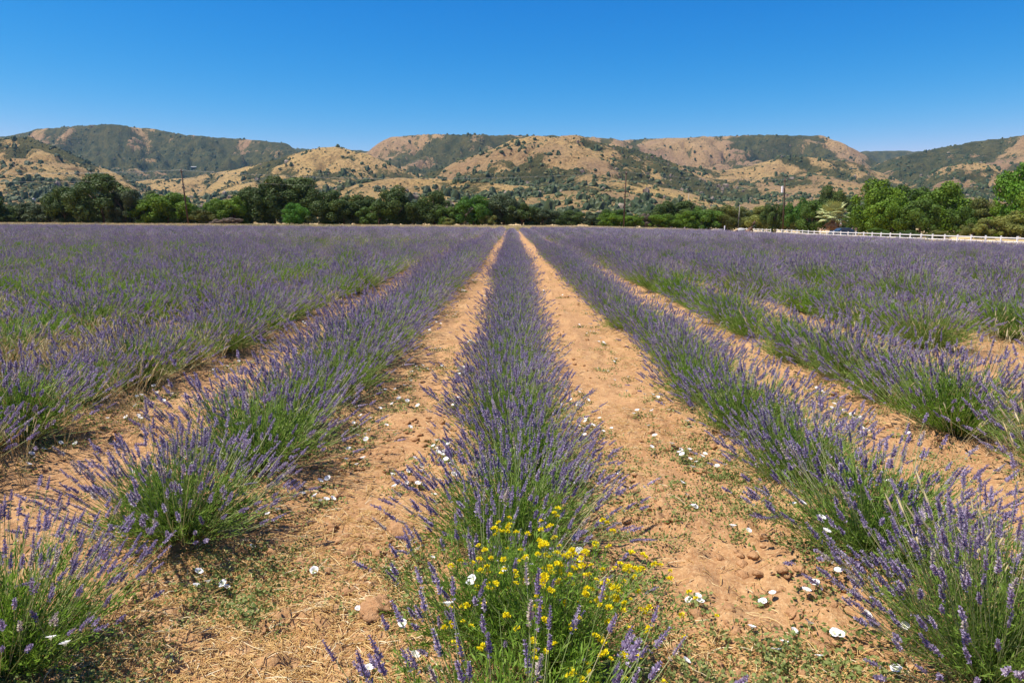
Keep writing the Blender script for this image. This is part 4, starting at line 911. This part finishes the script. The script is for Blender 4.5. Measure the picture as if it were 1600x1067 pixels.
# ------------------------------------------------------------------ small things at the field's far corner
Y = 132; X = px_x(1113, Y); zb = gzs(X, Y)
o = thing('utility_box', 'pale grey utility box with a white lid in the dry grass', 'utility box', (X, Y, zb))
MB().box((0, 0, .3), (1.45, .8, .6)).build('body', M['steel'], o); MB().box((0, 0, .655), (1.6, .95, .1)).build('lid', M['white_paint'], o)
Y = 133; X = px_x(1123.3, Y); o = thing('marker_post', 'white marker post right of the pale utility box', 'post', (X, Y, gzs(X, Y)))
MB().tube([(0, 0, -.1), (0, 0, 1.35)], .11, 8).build('shaft', M['white_paint'], o); MB().tube([(0, 0, 1.35), (0, 0, 1.42)], [.13, .06], 8).build('cap', M['white_paint'], o)
Y = 128; X = px_x(1142, Y); o = thing('wooden_post', 'short stout brown wooden post below the grey tank', 'post', (X, Y, gzs(X, Y)))
MB().tube([(0, 0, -.1), (.02, 0, .85)], [.17, .14], 9).build('shaft', M['brown'], o); MB().box((0, 0, .72), (.42, .2, .3)).build('crosspiece', M['brown'], o)
Y = 140; X = px_x(1148.5, Y); o = thing('gas_tank', 'grey rounded gas tank lying behind the brown post', 'gas tank', (X, Y, gzs(X, Y)))
MB().tube([(-.75, 0, .95), (-.68, 0, .95), (-.5, 0, .95), (.5, 0, .95), (.68, 0, .95), (.75, 0, .95)], [.12, .33, .45, .45, .33, .12], 16).build('tank', M['steel'], o, smooth=True)
MB().tube([(0, 0, 1.38), (0, 0, 1.5)], .14, 10).build('valve_cover', M['white_paint'], o)
for sx in (-.45, .45): MB().box((sx, 0, .27), (.12, .6, .54)).build('leg', M['grey_wood'], o)
Y = 139; X = px_x(1157, Y); z = gzs(X, Y)
o = tag(MB().tube([(-.2, 0, -.1), (.1, 0, .8), (.9, 0, 1.5), (1.35, 0, 2.4), (1.55, 0, 2.85)], [.5, .42, .3, .27, .1], 9).tube([(.7, 0, 1.3), (1.1, .1, 1.1), (1.3, .1, .9)], [.22, .2, .12], 7).build('leaning_trunk', M['brown'], None, (X, Y, z), True), 'brown leaning broken tree trunk before the yellow-green tree', 'dead trunk')
Y = 137; X = px_x(1062.5, Y); tag(MB().tube([(0, 0, -.1), (.03, 0, .75)], [.12, .09], 8).tube([(0, 0, .3), (-.35, .05, .45)], [.06, .04], 6).build('weathered_stump', M['grey_wood'], None, (X, Y, gzs(X, Y)), True), 'small grey weathered stump in dry grass below the far grey pole', 'stump')
# far building on the left mountain and the pale roofs at far left
def far_building(px, py, Wd, Hd, lab, wall='trim', roof='white_paint'):
    a0 = (px - CX) / (F_PX / math.cos(PITCH)) * 1.0; best = None
    for lyy in np.linspace(math.log(350), math.log(3500), 900):
        Yy = math.exp(lyy); d = ray(px, py); zray = EYE + d.z / d.y * Yy; zt = hill_sample(np.array([d.x / d.y]), np.array([lyy]))[0][0]
        if zt > zray: best = (d.x / d.y * Yy, Yy, zt); break
    if not best: d = ray(px, py); best = (d.x / d.y * 400, 400, 1.0)
    k = best[1] / 1100; o = thing('hillside_building', lab, 'building', (best[0], best[1] - 2, best[2] - 1)); Wd *= k; Hd *= k
    MB().box((0, 0, Hd * .3), (Wd, Wd * .4, Hd * 1.2)).build('wall', M[wall], o)
    MB().poly([(-Wd*.52, -Wd*.25, Hd * .9), (Wd*.52, -Wd*.25, Hd * .9), (Wd*.52, Wd*.25, Hd * .9), (-Wd*.52, Wd*.25, Hd * .9), (-Wd*.5, 0, Hd * 1.5), (Wd*.5, 0, Hd * 1.5)], [(0, 1, 2, 3), (0, 4, 5, 1), (2, 5, 4, 3), (0, 3, 4), (1, 5, 2)]).build('roof', M[roof], o)
far_building(303, 262, 9, .9, 'distant long white building high on the left mountain')
far_building(45, 313, 22, 3, 'pale grey-roofed building among shrubs at the far left', 'trim', 'steel')
